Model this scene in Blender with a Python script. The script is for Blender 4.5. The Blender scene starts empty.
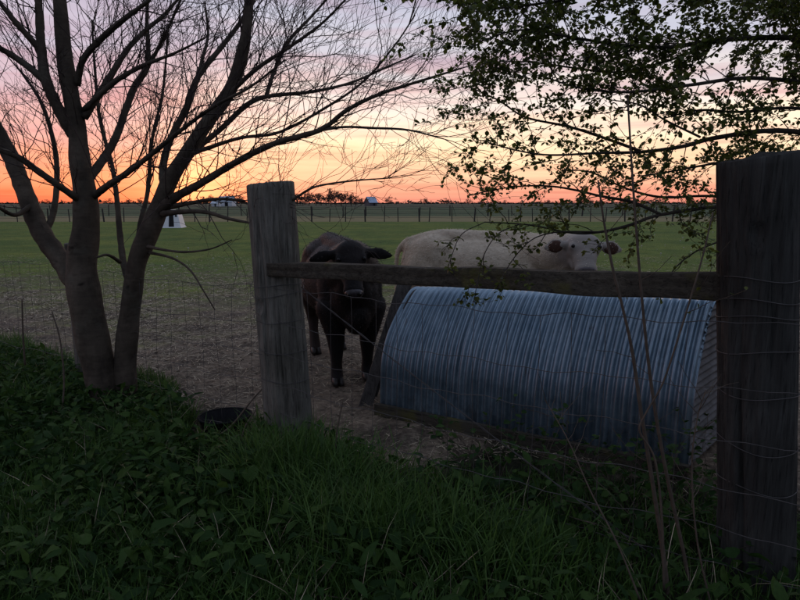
import bpy, bmesh, math, random
import numpy as np
from mathutils import Vector, Matrix, Quaternion

rng = np.random.default_rng(7)
random.seed(7)
scene = bpy.context.scene
C = scene.collection
R = math.radians

# ------------------------------------------------------------------ camera
FPX = 590.0                       # focal length in pixels of the 800 px wide photograph
CAM_H = 1.6
PITCH = math.atan(97 / FPX)
cam_d = bpy.data.cameras.new('camera')
cam = bpy.data.objects.new('camera', cam_d)
C.objects.link(cam)
cam.location = (0, 0, CAM_H)
cam.rotation_euler = (R(90) - PITCH, 0, 0)
cam_d.sensor_width = 36
cam_d.lens = 36 * FPX / 800
cam_d.clip_start = 0.05
cam_d.clip_end = 20000
scene.camera = cam

# ------------------------------------------------------------------ world (dusk sky)
SUN_AZ = R(-19.0)                 # left of straight ahead (+Y)
SUN_EL = R(1.2)
sun_dir = Vector((math.sin(SUN_AZ) * math.cos(SUN_EL), math.cos(SUN_AZ) * math.cos(SUN_EL), math.sin(SUN_EL)))
world = bpy.data.worlds.new('World')
scene.world = world
world.use_nodes = True
wn = world.node_tree
wn.nodes.clear()
def W(kind, **kw):
    n = wn.nodes.new(kind)
    for k, v in kw.items():
        setattr(n, k, v)
    return n
def WL(a, b):
    wn.links.new(a, b)
def wmath(op, a, b=None, c=None):
    n = W('ShaderNodeMath', operation=op)
    for i, v in enumerate((a, b, c)):
        if v is None:
            continue
        if isinstance(v, (int, float)):
            n.inputs[i].default_value = v
        else:
            WL(v, n.inputs[i])
    return n.outputs[0]
tc = W('ShaderNodeTexCoord')
sep = W('ShaderNodeSeparateXYZ')
WL(tc.outputs['Generated'], sep.inputs[0])
def ramp_of(val, stops):
    r = W('ShaderNodeValToRGB')
    r.color_ramp.interpolation = 'EASE' if False else 'LINEAR'
    els = r.color_ramp.elements
    while len(els) > 1:
        els.remove(els[-1])
    for i, (p, c) in enumerate(stops):
        e = els[0] if i == 0 else els.new(p)
        e.position = p
        e.color = (*c, 1)
    WL(val, r.inputs[0])
    return r.outputs[0]
# sin(elevation) -> 0..1 through a square root, so that the horizon has room in the ramp
zpos = wmath('MAXIMUM', sep.outputs[2], 0.0)
# soft streaky clouds shift the height at which a colour is read
hz = wmath('SQRT', zpos)
cmb = W('ShaderNodeCombineXYZ')
WL(wmath('MULTIPLY', sep.outputs[0], 1.3), cmb.inputs[0]); WL(wmath('MULTIPLY', sep.outputs[1], 1.3), cmb.inputs[1]); WL(wmath('MULTIPLY', hz, 9.0), cmb.inputs[2])
nz = W('ShaderNodeTexNoise')
nz.inputs['Scale'].default_value = 1.7
nz.inputs['Detail'].default_value = 5
nz.inputs['Roughness'].default_value = 0.55
nz.inputs['Distortion'].default_value = 0.6
WL(cmb.outputs[0], nz.inputs['Vector'])
cl = wmath('SUBTRACT', nz.outputs[0], 0.5)
shift = wmath('MULTIPLY', cl, 0.17)
hz2 = wmath('MAXIMUM', wmath('ADD', hz, wmath('MULTIPLY', shift, wmath('MINIMUM', wmath('MULTIPLY', hz, 4.0), 1.0))), 0.0)
def el(d):
    return math.sqrt(math.sin(R(d)))
UP = [(el(19), (0.37, 0.39, 0.49)), (el(35), (0.31, 0.37, 0.48)), (el(60), (0.28, 0.345, 0.465)), (1.0, (0.27, 0.335, 0.455))]
warm = ramp_of(hz2, [
    (0.0, (0.60, 0.20, 0.15)), (el(0.9), (0.69, 0.28, 0.19)), (el(2.2), (0.81, 0.44, 0.28)),
    (el(4.0), (0.90, 0.62, 0.38)), (el(6.2), (0.90, 0.70, 0.50)), (el(8.5), (0.78, 0.65, 0.57)),
    (el(11), (0.60, 0.54, 0.54)), (el(14.5), (0.46, 0.455, 0.53))] + UP)
pink = ramp_of(hz2, [
    (0.0, (0.68, 0.12, 0.07)), (el(0.9), (0.78, 0.17, 0.085)), (el(2.2), (0.82, 0.27, 0.15)),
    (el(4.0), (0.72, 0.31, 0.23)), (el(6.2), (0.64, 0.33, 0.30)), (el(8.5), (0.56, 0.35, 0.37)),
    (el(11), (0.48, 0.37, 0.43)), (el(14.5), (0.41, 0.385, 0.48))] + UP)
cool = ramp_of(hz2, [
    (0.0, (0.07, 0.085, 0.115)), (el(5), (0.11, 0.125, 0.17)), (el(12), (0.17, 0.19, 0.25)),
    (el(25), (0.22, 0.265, 0.36)), (el(60), (0.26, 0.32, 0.44)), (1.0, (0.27, 0.335, 0.455))])
hx = wmath('MULTIPLY', sep.outputs[0], math.sin(SUN_AZ))
hy = wmath('MULTIPLY', sep.outputs[1], math.cos(SUN_AZ))
hl = wmath('SQRT', wmath('ADD', wmath('MULTIPLY', sep.outputs[0], sep.outputs[0]),
                         wmath('ADD', wmath('MULTIPLY', sep.outputs[1], sep.outputs[1]), 1e-4)))
az = wmath('DIVIDE', wmath('ADD', hx, hy), hl)
mr = W('ShaderNodeMapRange', interpolation_type='SMOOTHSTEP')
mr.inputs['From Min'].default_value = -0.55
mr.inputs['From Max'].default_value = 0.6
WL(az, mr.inputs['Value'])
mix = W('ShaderNodeMix', data_type='RGBA')
mr2 = W('ShaderNodeMapRange', interpolation_type='SMOOTHSTEP')
mr2.inputs['From Min'].default_value = -0.10
mr2.inputs['From Max'].default_value = -0.48
WL(wmath('DIVIDE', sep.outputs[0], hl), mr2.inputs['Value'])
wp = W('ShaderNodeMix', data_type='RGBA')
WL(mr2.outputs[0], wp.inputs[0]); WL(warm, wp.inputs[6]); WL(pink, wp.inputs[7])
WL(mr.outputs[0], mix.inputs[0]); WL(cool, mix.inputs[6]); WL(wp.outputs[2], mix.inputs[7])
# thin rosy cloud streaks through the bright band
cmb2 = W('ShaderNodeCombineXYZ')
WL(wmath('ADD', wmath('MULTIPLY', sep.outputs[0], 2.0), 3.1), cmb2.inputs[0]); WL(wmath('MULTIPLY', sep.outputs[1], 2.0), cmb2.inputs[1]); WL(wmath('MULTIPLY', hz, 19.0), cmb2.inputs[2])
nz2 = W('ShaderNodeTexNoise')
nz2.inputs['Scale'].default_value = 1.6
nz2.inputs['Detail'].default_value = 6
nz2.inputs['Distortion'].default_value = 0.9
WL(cmb2.outputs[0], nz2.inputs['Vector'])
cr = ramp_of(nz2.outputs[0], [(0.42, (0, 0, 0)), (0.72, (1, 1, 1))])
cloudmix = W('ShaderNodeMix', data_type='RGBA', blend_type='MULTIPLY')
WL(wmath('MULTIPLY', cr, 0.75), cloudmix.inputs[0])
WL(mix.outputs[2], cloudmix.inputs[6])
cloudmix.inputs[7].default_value = (0.78, 0.52, 0.56, 1)
# glow of the sun sitting on the horizon
dt = W('ShaderNodeVectorMath', operation='DOT_PRODUCT')
WL(tc.outputs['Generated'], dt.inputs[0])
dt.inputs[1].default_value = sun_dir
dpos = wmath('MAXIMUM', dt.outputs['Value'], 0.0)
g1 = wmath('MULTIPLY', wmath('POWER', dpos, 700.0), 0.6)
g2 = wmath('MULTIPLY', wmath('POWER', dpos, 70.0), 0.10)
glow = W('ShaderNodeMix', data_type='RGBA', blend_type='ADD')
glow.inputs[0].default_value = 1
WL(cloudmix.outputs[2], glow.inputs[6])
gs = W('ShaderNodeVectorMath', operation='SCALE')
gs.inputs[0].default_value = (1.0, 0.40, 0.13)
WL(wmath('ADD', g1, g2), gs.inputs['Scale'])
WL(gs.outputs[0], glow.inputs[7])
# physical sky on top, faint at dusk
sky = W('ShaderNodeTexSky', sky_type='NISHITA')
sky.sun_disc = False
sky.sun_elevation = SUN_EL
sky.sun_rotation = SUN_AZ
bg1 = W('ShaderNodeBackground'); bg1.inputs['Strength'].default_value = 0.008
WL(sky.outputs[0], bg1.inputs[0])
bg2 = W('ShaderNodeBackground'); bg2.inputs['Strength'].default_value = 0.87
WL(glow.outputs[2], bg2.inputs[0])
addsh = W('ShaderNodeAddShader')
WL(bg1.outputs[0], addsh.inputs[0]); WL(bg2.outputs[0], addsh.inputs[1])
wo = W('ShaderNodeOutputWorld')
WL(addsh.outputs[0], wo.inputs['Surface'])

# ------------------------------------------------------------------ sun, low on the horizon
sl = bpy.data.lights.new('sun', 'SUN')
sl.energy = 0.07
sl.angle = R(4)
sl.color = (1.0, 0.50, 0.24)
so = bpy.data.objects.new('sun', sl)
C.objects.link(so)
so.rotation_euler = (-sun_dir).to_track_quat('-Z', 'Y').to_euler()
so.location = sun_dir * 50

scene.view_settings.view_transform = 'Standard'
scene.view_settings.look = 'None'
scene.view_settings.gamma = 1
scene.view_settings.use_curve_mapping = False
scene.view_settings.exposure = 0.72
scene.render.engine = 'CYCLES'
scene.cycles.max_bounces = 6
scene.cycles.use_denoising = True

# ------------------------------------------------------------------ helpers
cp, sp = math.cos(PITCH), math.sin(PITCH)
def P(px, py, Y):
    """the point at forward distance Y on the ray through a photograph pixel"""
    x = (px - 400) / FPX; y = -(py - 300) / FPX
    d = Vector((x, cp + y * sp, -sp + y * cp))
    t = Y / d.y
    return Vector((0, 0, CAM_H)) + d * t
def G(px, py):
    x = (px - 400) / FPX; y = -(py - 300) / FPX
    d = Vector((x, cp + y * sp, -sp + y * cp))
    return Vector((0, 0, CAM_H)) + d * (-CAM_H / d.z)

class MB:
    def __init__(s):
        s.v = []; s.f = []; s.n = 0
    def add(s, v, f):
        s.v.extend([tuple(a) for a in v]); s.f.extend([tuple(i + s.n for i in q) for q in f]); s.n += len(v)
    def tube(s, pts, rad, sides=6, cap=True, wob=0.0, lump=0.0):
        pts = [Vector(p) for p in pts]
        n = len(pts)
        T = []
        for i in range(n):
            a = pts[max(0, i - 1)]; b = pts[min(n - 1, i + 1)]
            t = b - a
            T.append(t.normalized() if t.length > 1e-9 else Vector((0, 0, 1)))
        ref = Vector((0, 0, 1)) if abs(T[0].z) < 0.9 else Vector((1, 0, 0))
        u = T[0].cross(ref).normalized()
        vs = []
        for i in range(n):
            u = (u - T[i] * u.dot(T[i]))
            u = u.normalized() if u.length > 1e-9 else T[i].orthogonal().normalized()
            w = T[i].cross(u)
            r = rad[i] if hasattr(rad, '__len__') else rad
            for k in range(sides):
                a = 2 * math.pi * k / sides
                rr = r * (1 + (random.uniform(-wob, wob) if wob else 0))
                if lump: rr *= 1 + lump * (math.sin(2 * a + i * 0.21) + 0.6 * math.sin(3 * a - i * 0.33 + 1) + 0.35 * math.sin(5 * a + i * 0.5))
                vs.append(pts[i] + (u * math.cos(a) + w * math.sin(a)) * rr)
        fs = []
        for i in range(n - 1):
            for k in range(sides):
                k2 = (k + 1) % sides
                fs.append((i * sides + k, i * sides + k2, (i + 1) * sides + k2, (i + 1) * sides + k))
        if cap:
            fs.append(tuple(range(sides))[::-1]); fs.append(tuple((n - 1) * sides + k for k in range(sides)))
        s.add(vs, fs)
    def box(s, c, size, rot=None):
        c = Vector(c); hx_, hy_, hz_ = [q / 2 for q in size]
        M = rot if rot is not None else Matrix.Identity(3)
        vs = [c + M @ Vector((a * hx_, b * hy_, d * hz_)) for a in (-1, 1) for b in (-1, 1) for d in (-1, 1)]
        s.add(vs, [(0, 1, 3, 2), (4, 6, 7, 5), (0, 4, 5, 1), (2, 3, 7, 6), (0, 2, 6, 4), (1, 5, 7, 3)])
    def build(s, name, mat, parent=None, smooth=True):
        me = bpy.data.meshes.new(name)
        me.from_pydata([tuple(a) for a in s.v], [], s.f)
        return mesh_obj(name, me, mat, parent, smooth)

def mesh_obj(name, me, mat, parent=None, smooth=True):
    if smooth:
        me.polygons.foreach_set('use_smooth', np.ones(len(me.polygons), dtype=bool))
    me.update()
    if mat is not None:
        me.materials.append(mat)
    o = bpy.data.objects.new(name, me)
    C.objects.link(o)
    if parent is not None:
        o.parent = parent
        o.matrix_parent_inverse = Matrix.Identity(4)
    return o
def np_mesh(name, v, f):
    """v (n,3), f (m,k) arrays -> mesh, fast"""
    me = bpy.data.meshes.new(name)
    v = np.asarray(v, np.float32); f = np.asarray(f, np.int32)
    me.vertices.add(len(v)); me.vertices.foreach_set('co', v.ravel())
    m, k = f.shape
    me.loops.add(m * k); me.loops.foreach_set('vertex_index', f.ravel())
    me.polygons.add(m)
    me.polygons.foreach_set('loop_start', np.arange(0, m * k, k, dtype=np.int32))
    me.polygons.foreach_set('loop_total', np.full(m, k, np.int32))
    me.update(calc_edges=True)
    me.validate()
    return me
def inst(bv, bf, Ms, offs):
    """copies of a small base shape: Ms (N,3,3), offs (N,3)"""
    bv = np.asarray(bv, float); bf = np.asarray(bf, int)
    v = np.einsum('nij,kj->nki', Ms, bv) + offs[:, None, :]
    n, k = v.shape[0], v.shape[1]
    f = bf[None] + (np.arange(n) * k)[:, None, None]
    return v.reshape(-1, 3), f.reshape(-1, bf.shape[1])
def stack(parts):
    vs, fs, n = [], [], 0
    for v, f in parts:
        vs.append(v); fs.append(f + n); n += len(v)
    return np.concatenate(vs), np.concatenate(fs)
def rotz(a):
    c, s = np.cos(a), np.sin(a); o = np.zeros_like(a); i = np.ones_like(a)
    return np.stack([np.stack([c, -s, o], -1), np.stack([s, c, o], -1), np.stack([o, o, i], -1)], -2)
def rotx(a):
    c, s = np.cos(a), np.sin(a); o = np.zeros_like(a); i = np.ones_like(a)
    return np.stack([np.stack([i, o, o], -1), np.stack([o, c, -s], -1), np.stack([o, s, c], -1)], -2)
def roty(a):
    c, s = np.cos(a), np.sin(a); o = np.zeros_like(a); i = np.ones_like(a)
    return np.stack([np.stack([c, o, s], -1), np.stack([o, i, o], -1), np.stack([-s, o, c], -1)], -2)
def empty(name, loc=(0, 0, 0), rz=0.0):
    o = bpy.data.objects.new(name, None)
    C.objects.link(o)
    o.location = loc; o.rotation_euler = (0, 0, rz)
    o.empty_display_size = 0.2
    return o
def tag(o, label=None, cat=None, group=None, kind=None):
    if label: o['label'] = label
    if cat: o['category'] = cat
    if group: o['group'] = group
    if kind: o['kind'] = kind
    return o
def cat_rom(pts, n=6):
    """smooth curve through points (tuples of any length)"""
    p = np.array([tuple(q) for q in pts], float)
    p = np.vstack([2 * p[0] - p[1], p, 2 * p[-1] - p[-2]])
    out = []
    for i in range(1, len(p) - 2):
        for t in np.linspace(0, 1, n, endpoint=False):
            a, b, c, d = p[i - 1:i + 3]
            out.append(0.5 * ((2 * b) + (c - a) * t + (2 * a - 5 * b + 4 * c - d) * t ** 2 + (3 * b - a - 3 * c + d) * t ** 3))
    out.append(p[-2])
    return np.array(out)

# smooth 2-D noise for the terrain
_ph = rng.uniform(0, 6.28, (40, 2)); _dr = rng.uniform(0, 6.28, 40)
def snoise(x, y, scale, o=0, k=6):
    r = 0
    for i in range(k):
        a = _dr[(i + o) % 40]
        r = r + np.sin((x * np.cos(a) + y * np.sin(a)) * scale * (0.7 + 0.25 * i) + _ph[(i + o) % 40, 0])
    return r / k

# fence line on the ground: through the two big posts
LP = Vector((-0.70, 3.75, 0)); RP = Vector((1.42, 2.33, 0))
FD = (LP - RP).normalized()
FN = Vector((-FD.y, FD.x, 0))
if FN.y < 0: FN = -FN                      # towards the pasture
def fside(x, y):
    return (x - LP.x) * FN.x + (y - LP.y) * FN.y
def ground_z(x, y):
    x = np.asarray(x, float); y = np.asarray(y, float)
    near = np.exp(-((np.hypot(x, y) / 30.0) ** 2))
    z = near * (0.020 * snoise(x, y, 2.3) + 0.012 * snoise(x, y, 7.0, 9))
    s = fside(x, y)
    mud = 1 / (1 + np.exp(-(s - 0.2) * 6)) / (1 + np.exp((y - 11) * 0.8))
    z = z + mud * (0.012 * snoise(x, y, 19, 3, 8) + 0.006 * snoise(x, y, 41, 17, 8))
    z = z + mud * 0.014 * np.minimum(0, snoise(x, y, 9, 27, 7) + 0.12) * 3
    z = z + 0.05 * np.exp(-((s + 0.9) / 0.8) ** 2) * near * 0.6
    return z

# ------------------------------------------------------------------ materials
def mat_new(name):
    m = bpy.data.materials.new(name)
    m.use_nodes = True
    nt = m.node_tree
    b = nt.nodes['Principled BSDF']
    return m, nt, b
def N(nt, kind, **kw):
    n = nt.nodes.new(kind)
    for k, v in kw.items():
        setattr(n, k, v)
    return n
def noise_fac(nt, scale, detail=4, rough=0.55, vec=None, mapping=None, coord='Object', dist=0):
    if vec is None:
        t = N(nt, 'ShaderNodeTexCoord'); vec = t.outputs[coord]
    if mapping is not None:
        mp = N(nt, 'ShaderNodeMapping'); mp.inputs['Scale'].default_value = mapping
        nt.links.new(vec, mp.inputs[0]); vec = mp.outputs[0]
    n = N(nt, 'ShaderNodeTexNoise')
    n.inputs['Scale'].default_value = scale; n.inputs['Detail'].default_value = detail
    n.inputs['Roughness'].default_value = rough; n.inputs['Distortion'].default_value = dist
    nt.links.new(vec, n.inputs['Vector'])
    return n.outputs[0]
def cramp(nt, fac, stops):
    r = N(nt, 'ShaderNodeValToRGB')
    els = r.color_ramp.elements
    while len(els) > 1: els.remove(els[-1])
    for i, (p, c) in enumerate(stops):
        e = els[0] if i == 0 else els.new(p)
        e.position = p; e.color = (*c, 1) if len(c) == 3 else c
    nt.links.new(fac, r.inputs[0])
    return r.outputs[0]
def g3(v): return (v, v, v)
def mixc(nt, fac, a, b, blend='MIX'):
    m = N(nt, 'ShaderNodeMix', data_type='RGBA', blend_type=blend)
    for i, v in ((0, fac), (6, a), (7, b)):
        if isinstance(v, (int, float)): m.inputs[i].default_value = v
        elif isinstance(v, tuple): m.inputs[i].default_value = (*v, 1)
        else: nt.links.new(v, m.inputs[i])
    return m.outputs[2]
def bump(nt, b, fac, strength=0.5, dist=0.01, prev=None):
    n = N(nt, 'ShaderNodeBump')
    n.inputs['Strength'].default_value = strength; n.inputs['Distance'].default_value = dist
    nt.links.new(fac, n.inputs['Height'])
    if prev is not None: nt.links.new(prev, n.inputs['Normal'])
    nt.links.new(n.outputs[0], b.inputs['Normal'])
    return n.outputs[0]

def m_plain(name, col, rough=0.8, metal=0.0, spec=0.3, vary=0.25, scale=30):
    m, nt, b = mat_new(name)
    f = noise_fac(nt, scale)
    c = cramp(nt, f, [(0.3, tuple(x * (1 - vary) for x in col)), (0.7, tuple(min(1, x * (1 + vary)) for x in col))])
    nt.links.new(c, b.inputs['Base Color'])
    b.inputs['Roughness'].default_value = rough; b.inputs['Metallic'].default_value = metal
    b.inputs['Specular IOR Level'].default_value = spec
    bump(nt, b, f, 0.25, 0.004)
    return m
def m_leaf(name, cols, rough=0.55, trans=0.35, spec=0.35):
    m, nt, b = mat_new(name)
    g = N(nt, 'ShaderNodeNewGeometry')
    oi = N(nt, 'ShaderNodeObjectInfo')
    ad = N(nt, 'ShaderNodeMath', operation='ADD'); nt.links.new(g.outputs['Random Per Island'], ad.inputs[0]); nt.links.new(oi.outputs['Random'], ad.inputs[1])
    fr = N(nt, 'ShaderNodeMath', operation='FRACT'); nt.links.new(ad.outputs[0], fr.inputs[0])
    c = cramp(nt, fr.outputs[0], [(i / (len(cols) - 1), q) for i, q in enumerate(cols)])
    f = noise_fac(nt, 60, 2)
    c = mixc(nt, 0.35, c, cramp(nt, f, [(0.3, g3(0.45)), (0.7, g3(1.3))]), 'MULTIPLY')
    nt.links.new(c, b.inputs['Base Color'])
    b.inputs['Roughness'].default_value = rough; b.inputs['Specular IOR Level'].default_value = spec
    tr = N(nt, 'ShaderNodeBsdfTranslucent'); nt.links.new(c, tr.inputs[0])
    mx = N(nt, 'ShaderNodeMixShader'); mx.inputs[0].default_value = trans
    nt.links.new(b.outputs[0], mx.inputs[1]); nt.links.new(tr.outputs[0], mx.inputs[2])
    nt.links.new(mx.outputs[0], nt.nodes['Material Output'].inputs[0])
    return m
def m_wood(name, dark, light, moss=0.0, stretch=(14, 14, 1.1)):
    m, nt, b = mat_new(name)
    f1 = noise_fac(nt, 3.0, 8, 0.65, mapping=stretch, dist=0.4)
    f2 = noise_fac(nt, 2.3, 5, 0.6)
    f3 = noise_fac(nt, 9.0, 8, 0.7, mapping=(stretch[0], stretch[1], stretch[2] * 0.7))
    c = cramp(nt, f1, [(0.30, dark), (0.52, tuple((a + q) / 2 for a, q in zip(dark, light))), (0.72, light)])
    c = mixc(nt, 0.75, c, cramp(nt, f2, [(0.3, (0.5, 0.48, 0.45)), (0.7, (1.2, 1.22, 1.25))]), 'MULTIPLY')
    c = mixc(nt, 0.8, c, cramp(nt, f3, [(0.36, g3(0.25)), (0.46, g3(1.0))]), 'MULTIPLY')
    if moss:
        f4 = noise_fac(nt, 5.0, 6, 0.6)
        c = mixc(nt, cramp(nt, f4, [(0.55, g3(0)), (0.68, g3(moss))]), c, (0.10, 0.095, 0.03))
    nt.links.new(c, b.inputs['Base Color'])
    b.inputs['Roughness'].default_value = 0.88; b.inputs['Specular IOR Level'].default_value = 0.2
    p = bump(nt, b, f1, 0.7, 0.012)
    bump(nt, b, f3, 0.6, 0.008, p)
    return m
def m_bark(name, dark, light):
    m, nt, b = mat_new(name)
    f1 = noise_fac(nt, 7.0, 7, 0.6, mapping=(1, 1, 0.55))
    f2 = noise_fac(nt, 1.8, 4, 0.5)
    f3 = noise_fac(nt, 26.0, 5, 0.6, mapping=(0.4, 0.4, 1.6))
    c = cramp(nt, f1, [(0.3, dark), (0.7, light)])
    c = mixc(nt, 0.7, c, cramp(nt, f2, [(0.3, g3(0.6)), (0.7, g3(1.2))]), 'MULTIPLY')
    c = mixc(nt, 0.4, c, cramp(nt, f3, [(0.35, g3(0.5)), (0.6, g3(1.1))]), 'MULTIPLY')
    f4 = noise_fac(nt, 4.5, 3, 0.5, mapping=(1, 1, 1.3))
    kn = cramp(nt, f4, [(0.69, g3(1)), (0.735, g3(0.25))])
    c = mixc(nt, 1.0, c, kn, 'MULTIPLY')
    f5 = noise_fac(nt, 3.0, 5, 0.7)
    c = mixc(nt, cramp(nt, f5, [(0.55, g3(0)), (0.70, g3(0.4))]), c, (0.12, 0.125, 0.10))
    nt.links.new(c, b.inputs['Base Color'])
    b.inputs['Roughness'].default_value = 0.9; b.inputs['Specular IOR Level'].default_value = 0.15
    p = bump(nt, b, f1, 0.9, 0.03)
    bump(nt, b, f3, 0.35, 0.006, p)
    return m

def m_ground():
    m, nt, b = mat_new('ground')
    L = nt.links
    t = N(nt, 'ShaderNodeTexCoord')
    s = N(nt, 'ShaderNodeSeparateXYZ'); L.new(t.outputs['Object'], s.inputs[0])
    def M(op, a, c=None):
        n = N(nt, 'ShaderNodeMath', operation=op)
        for i, v in enumerate((a, c)):
            if v is None: continue
            if isinstance(v, (int, float)): n.inputs[i].default_value = v
            else: L.new(v, n.inputs[i])
        return n.outputs[0]
    def MR(v, a, c):
        n = N(nt, 'ShaderNodeMapRange', interpolation_type='SMOOTHSTEP')
        n.inputs['From Min'].default_value = a; n.inputs['From Max'].default_value = c
        L.new(v, n.inputs['Value']); return n.outputs[0]
    X, Y = s.outputs[0], s.outputs[1]
    big = noise_fac(nt, 0.35, 5, 0.6, t.outputs['Object'])
    mid = noise_fac(nt, 2.2, 6, 0.6, t.outputs['Object'])
    fine = noise_fac(nt, 16, 8, 0.65, t.outputs['Object'])
    stk = noise_fac(nt, 60, 4, 0.6, t.outputs['Object'], dist=1.5)
    Yn = M('ADD', Y, M('MULTIPLY', M('SUBTRACT', big, 0.5), 16.0))
    Yn = M('ADD', Yn, M('MULTIPLY', M('SUBTRACT', mid, 0.5), 12.0))
    # soil strewn with straw
    soil = cramp(nt, fine, [(0.30, (0.056, 0.045, 0.036)), (0.55, (0.175, 0.142, 0.112)), (0.75, (0.31, 0.255, 0.195))])
    soil = mixc(nt, 0.8, soil, cramp(nt, mid, [(0.36, (0.38, 0.36, 0.36)), (0.62, (1.25, 1.2, 1.1))]), 'MULTIPLY')
    soil = mixc(nt, cramp(nt, stk, [(0.56, g3(0)), (0.68, g3(0.55))]), soil, (0.38, 0.31, 0.22))
    # pasture
    gr = cramp(nt, fine, [(0.3, (0.055, 0.096, 0.024)), (0.55, (0.105, 0.160, 0.040)), (0.75, (0.165, 0.205, 0.062))])
    gr = mixc(nt, 0.7, gr, cramp(nt, mid, [(0.33, (0.65, 0.6, 0.6)), (0.66, (1.25, 1.2, 1.1))]), 'MULTIPLY')
    gr = mixc(nt, 0.9, gr, cramp(nt, big, [(0.35, (0.6, 0.75, 0.7)), (0.65, (1.4, 1.15, 0.95))]), 'MULTIPLY')
    c = mixc(nt, MR(Yn, 6.5, 15.5), soil, gr)
    # far strips
    tan = mixc(nt, mid, (0.22, 0.185, 0.10), (0.15, 0.14, 0.065))
    c = mixc(nt, MR(Y, 50.5, 53), c, tan)
    crop = mixc(nt, big, (0.045, 0.075, 0.038), (0.075, 0.10, 0.05))
    c = mixc(nt, MR(Y, 70, 74), c, crop)
    far = mixc(nt, noise_fac(nt, 0.012, 3, 0.5, t.outputs['Object'], mapping=(0.4, 1, 1)), (0.040, 0.058, 0.036), (0.09, 0.09, 0.055))
    c = mixc(nt, MR(Y, 150, 260), c, far)
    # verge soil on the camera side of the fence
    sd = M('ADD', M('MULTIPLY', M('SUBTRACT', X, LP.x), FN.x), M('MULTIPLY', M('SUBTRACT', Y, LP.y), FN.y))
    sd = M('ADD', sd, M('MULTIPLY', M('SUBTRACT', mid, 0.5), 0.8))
    sd = M('SUBTRACT', sd, M('MULTIPLY', MR(X, 0.0, 0.9), 0.75))  # dark soil colour carried past the fence, painting in the brush's shade
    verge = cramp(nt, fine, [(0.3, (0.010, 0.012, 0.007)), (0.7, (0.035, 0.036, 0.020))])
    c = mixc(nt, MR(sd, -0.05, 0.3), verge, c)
    L.new(c, b.inputs['Base Color'])
    b.inputs['Roughness'].default_value = 0.95; b.inputs['Specular IOR Level'].default_value = 0.1
    p = bump(nt, b, fine, 0.8, 0.04)
    bump(nt, b, stk, 0.5, 0.01, p)
    return m

def m_galv():
    m, nt, b = mat_new('galvanised_steel')
    f1 = noise_fac(nt, 5.0, 6, 0.6)
    f2 = noise_fac(nt, 3.0, 5, 0.6, mapping=(9, 1, 1))
    v = N(nt, 'ShaderNodeTexVoronoi'); v.inputs['Scale'].default_value = 38
    t = N(nt, 'ShaderNodeTexCoord'); nt.links.new(t.outputs['Object'], v.inputs['Vector'])
    c = cramp(nt, f1, [(0.3, (0.175, 0.25, 0.315)), (0.7, (0.30, 0.39, 0.46))])
    c = mixc(nt, 0.25, c, cramp(nt, v.outputs['Color'], [(0, g3(0.6)), (1, g3(1.2))]), 'MULTIPLY')
    c = mixc(nt, 0.35, c, cramp(nt, f2, [(0.33, g3(0.5)), (0.6, g3(1.05))]), 'MULTIPLY')
    # rust flecks
    f3 = noise_fac(nt, 4.0, 8, 0.75, mapping=(6, 1.2, 1.2))
    rust = cramp(nt, f3, [(0.60, g3(0)), (0.70, g3(0.85))])
    c = mixc(nt, rust, c, (0.06, 0.03, 0.018))
    sz = N(nt, 'ShaderNodeSeparateXYZ'); nt.links.new(t.outputs['Object'], sz.inputs[0])
    mrz = N(nt, 'ShaderNodeMapRange'); mrz.inputs['From Min'].default_value = 0.45; mrz.inputs['From Max'].default_value = 0.05
    nt.links.new(sz.outputs[2], mrz.inputs['Value'])
    spl = N(nt, 'ShaderNodeMath', operation='MULTIPLY'); nt.links.new(mrz.outputs[0], spl.inputs[0])
    nt.links.new(cramp(nt, noise_fac(nt, 11, 8, 0.7), [(0.48, g3(0)), (0.68, g3(0.7))]), spl.inputs[1])
    c = mixc(nt, spl.outputs[0], c, (0.085, 0.07, 0.055))      # mud splashed up from the yard
    nt.links.new(c, b.inputs['Base Color'])
    b.inputs['Metallic'].default_value = 0.85
    r = cramp(nt, f1, [(0.3, g3(0.29)), (0.7, g3(0.45))])
    nt.links.new(r, b.inputs['Roughness'])
    inv = N(nt, 'ShaderNodeMath', operation='SUBTRACT'); inv.inputs[0].default_value = 0.82
    nt.links.new(rust, inv.inputs[1]); nt.links.new(inv.outputs[0], b.inputs['Metallic'])
    bump(nt, b, f1, 0.1, 0.004)
    return m
def m_hide(name, dark, light, patch=None, rough=0.75, back_col=None, span=(0, 0.35, -0.2)):
    m, nt, b = mat_new(name)
    f = noise_fac(nt, 5, 5, 0.6)
    f2 = noise_fac(nt, 40, 5, 0.6, mapping=(0.35, 1, 1))
    c = cramp(nt, f, [(0.3, dark), (0.7, light)])
    c = mixc(nt, 0.5, c, cramp(nt, f2, [(0.3, g3(0.55)), (0.7, g3(1.25))]), 'MULTIPLY')
    if patch:
        f3 = noise_fac(nt, 2.2, 4, 0.6)
        c = mixc(nt, cramp(nt, f3, [(0.5, g3(0)), (0.68, g3(0.6))]), c, patch)
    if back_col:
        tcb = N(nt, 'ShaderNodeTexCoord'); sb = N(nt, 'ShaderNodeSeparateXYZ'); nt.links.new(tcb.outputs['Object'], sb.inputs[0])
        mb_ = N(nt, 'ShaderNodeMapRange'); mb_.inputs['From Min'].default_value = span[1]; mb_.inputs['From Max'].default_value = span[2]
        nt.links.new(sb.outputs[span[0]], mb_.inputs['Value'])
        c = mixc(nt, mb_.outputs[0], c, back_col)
    nt.links.new(c, b.inputs['Base Color'])
    b.inputs['Roughness'].default_value = rough; b.inputs['Specular IOR Level'].default_value = 0.25
    bump(nt, b, f2, 0.5, 0.01)
    return m

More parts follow.
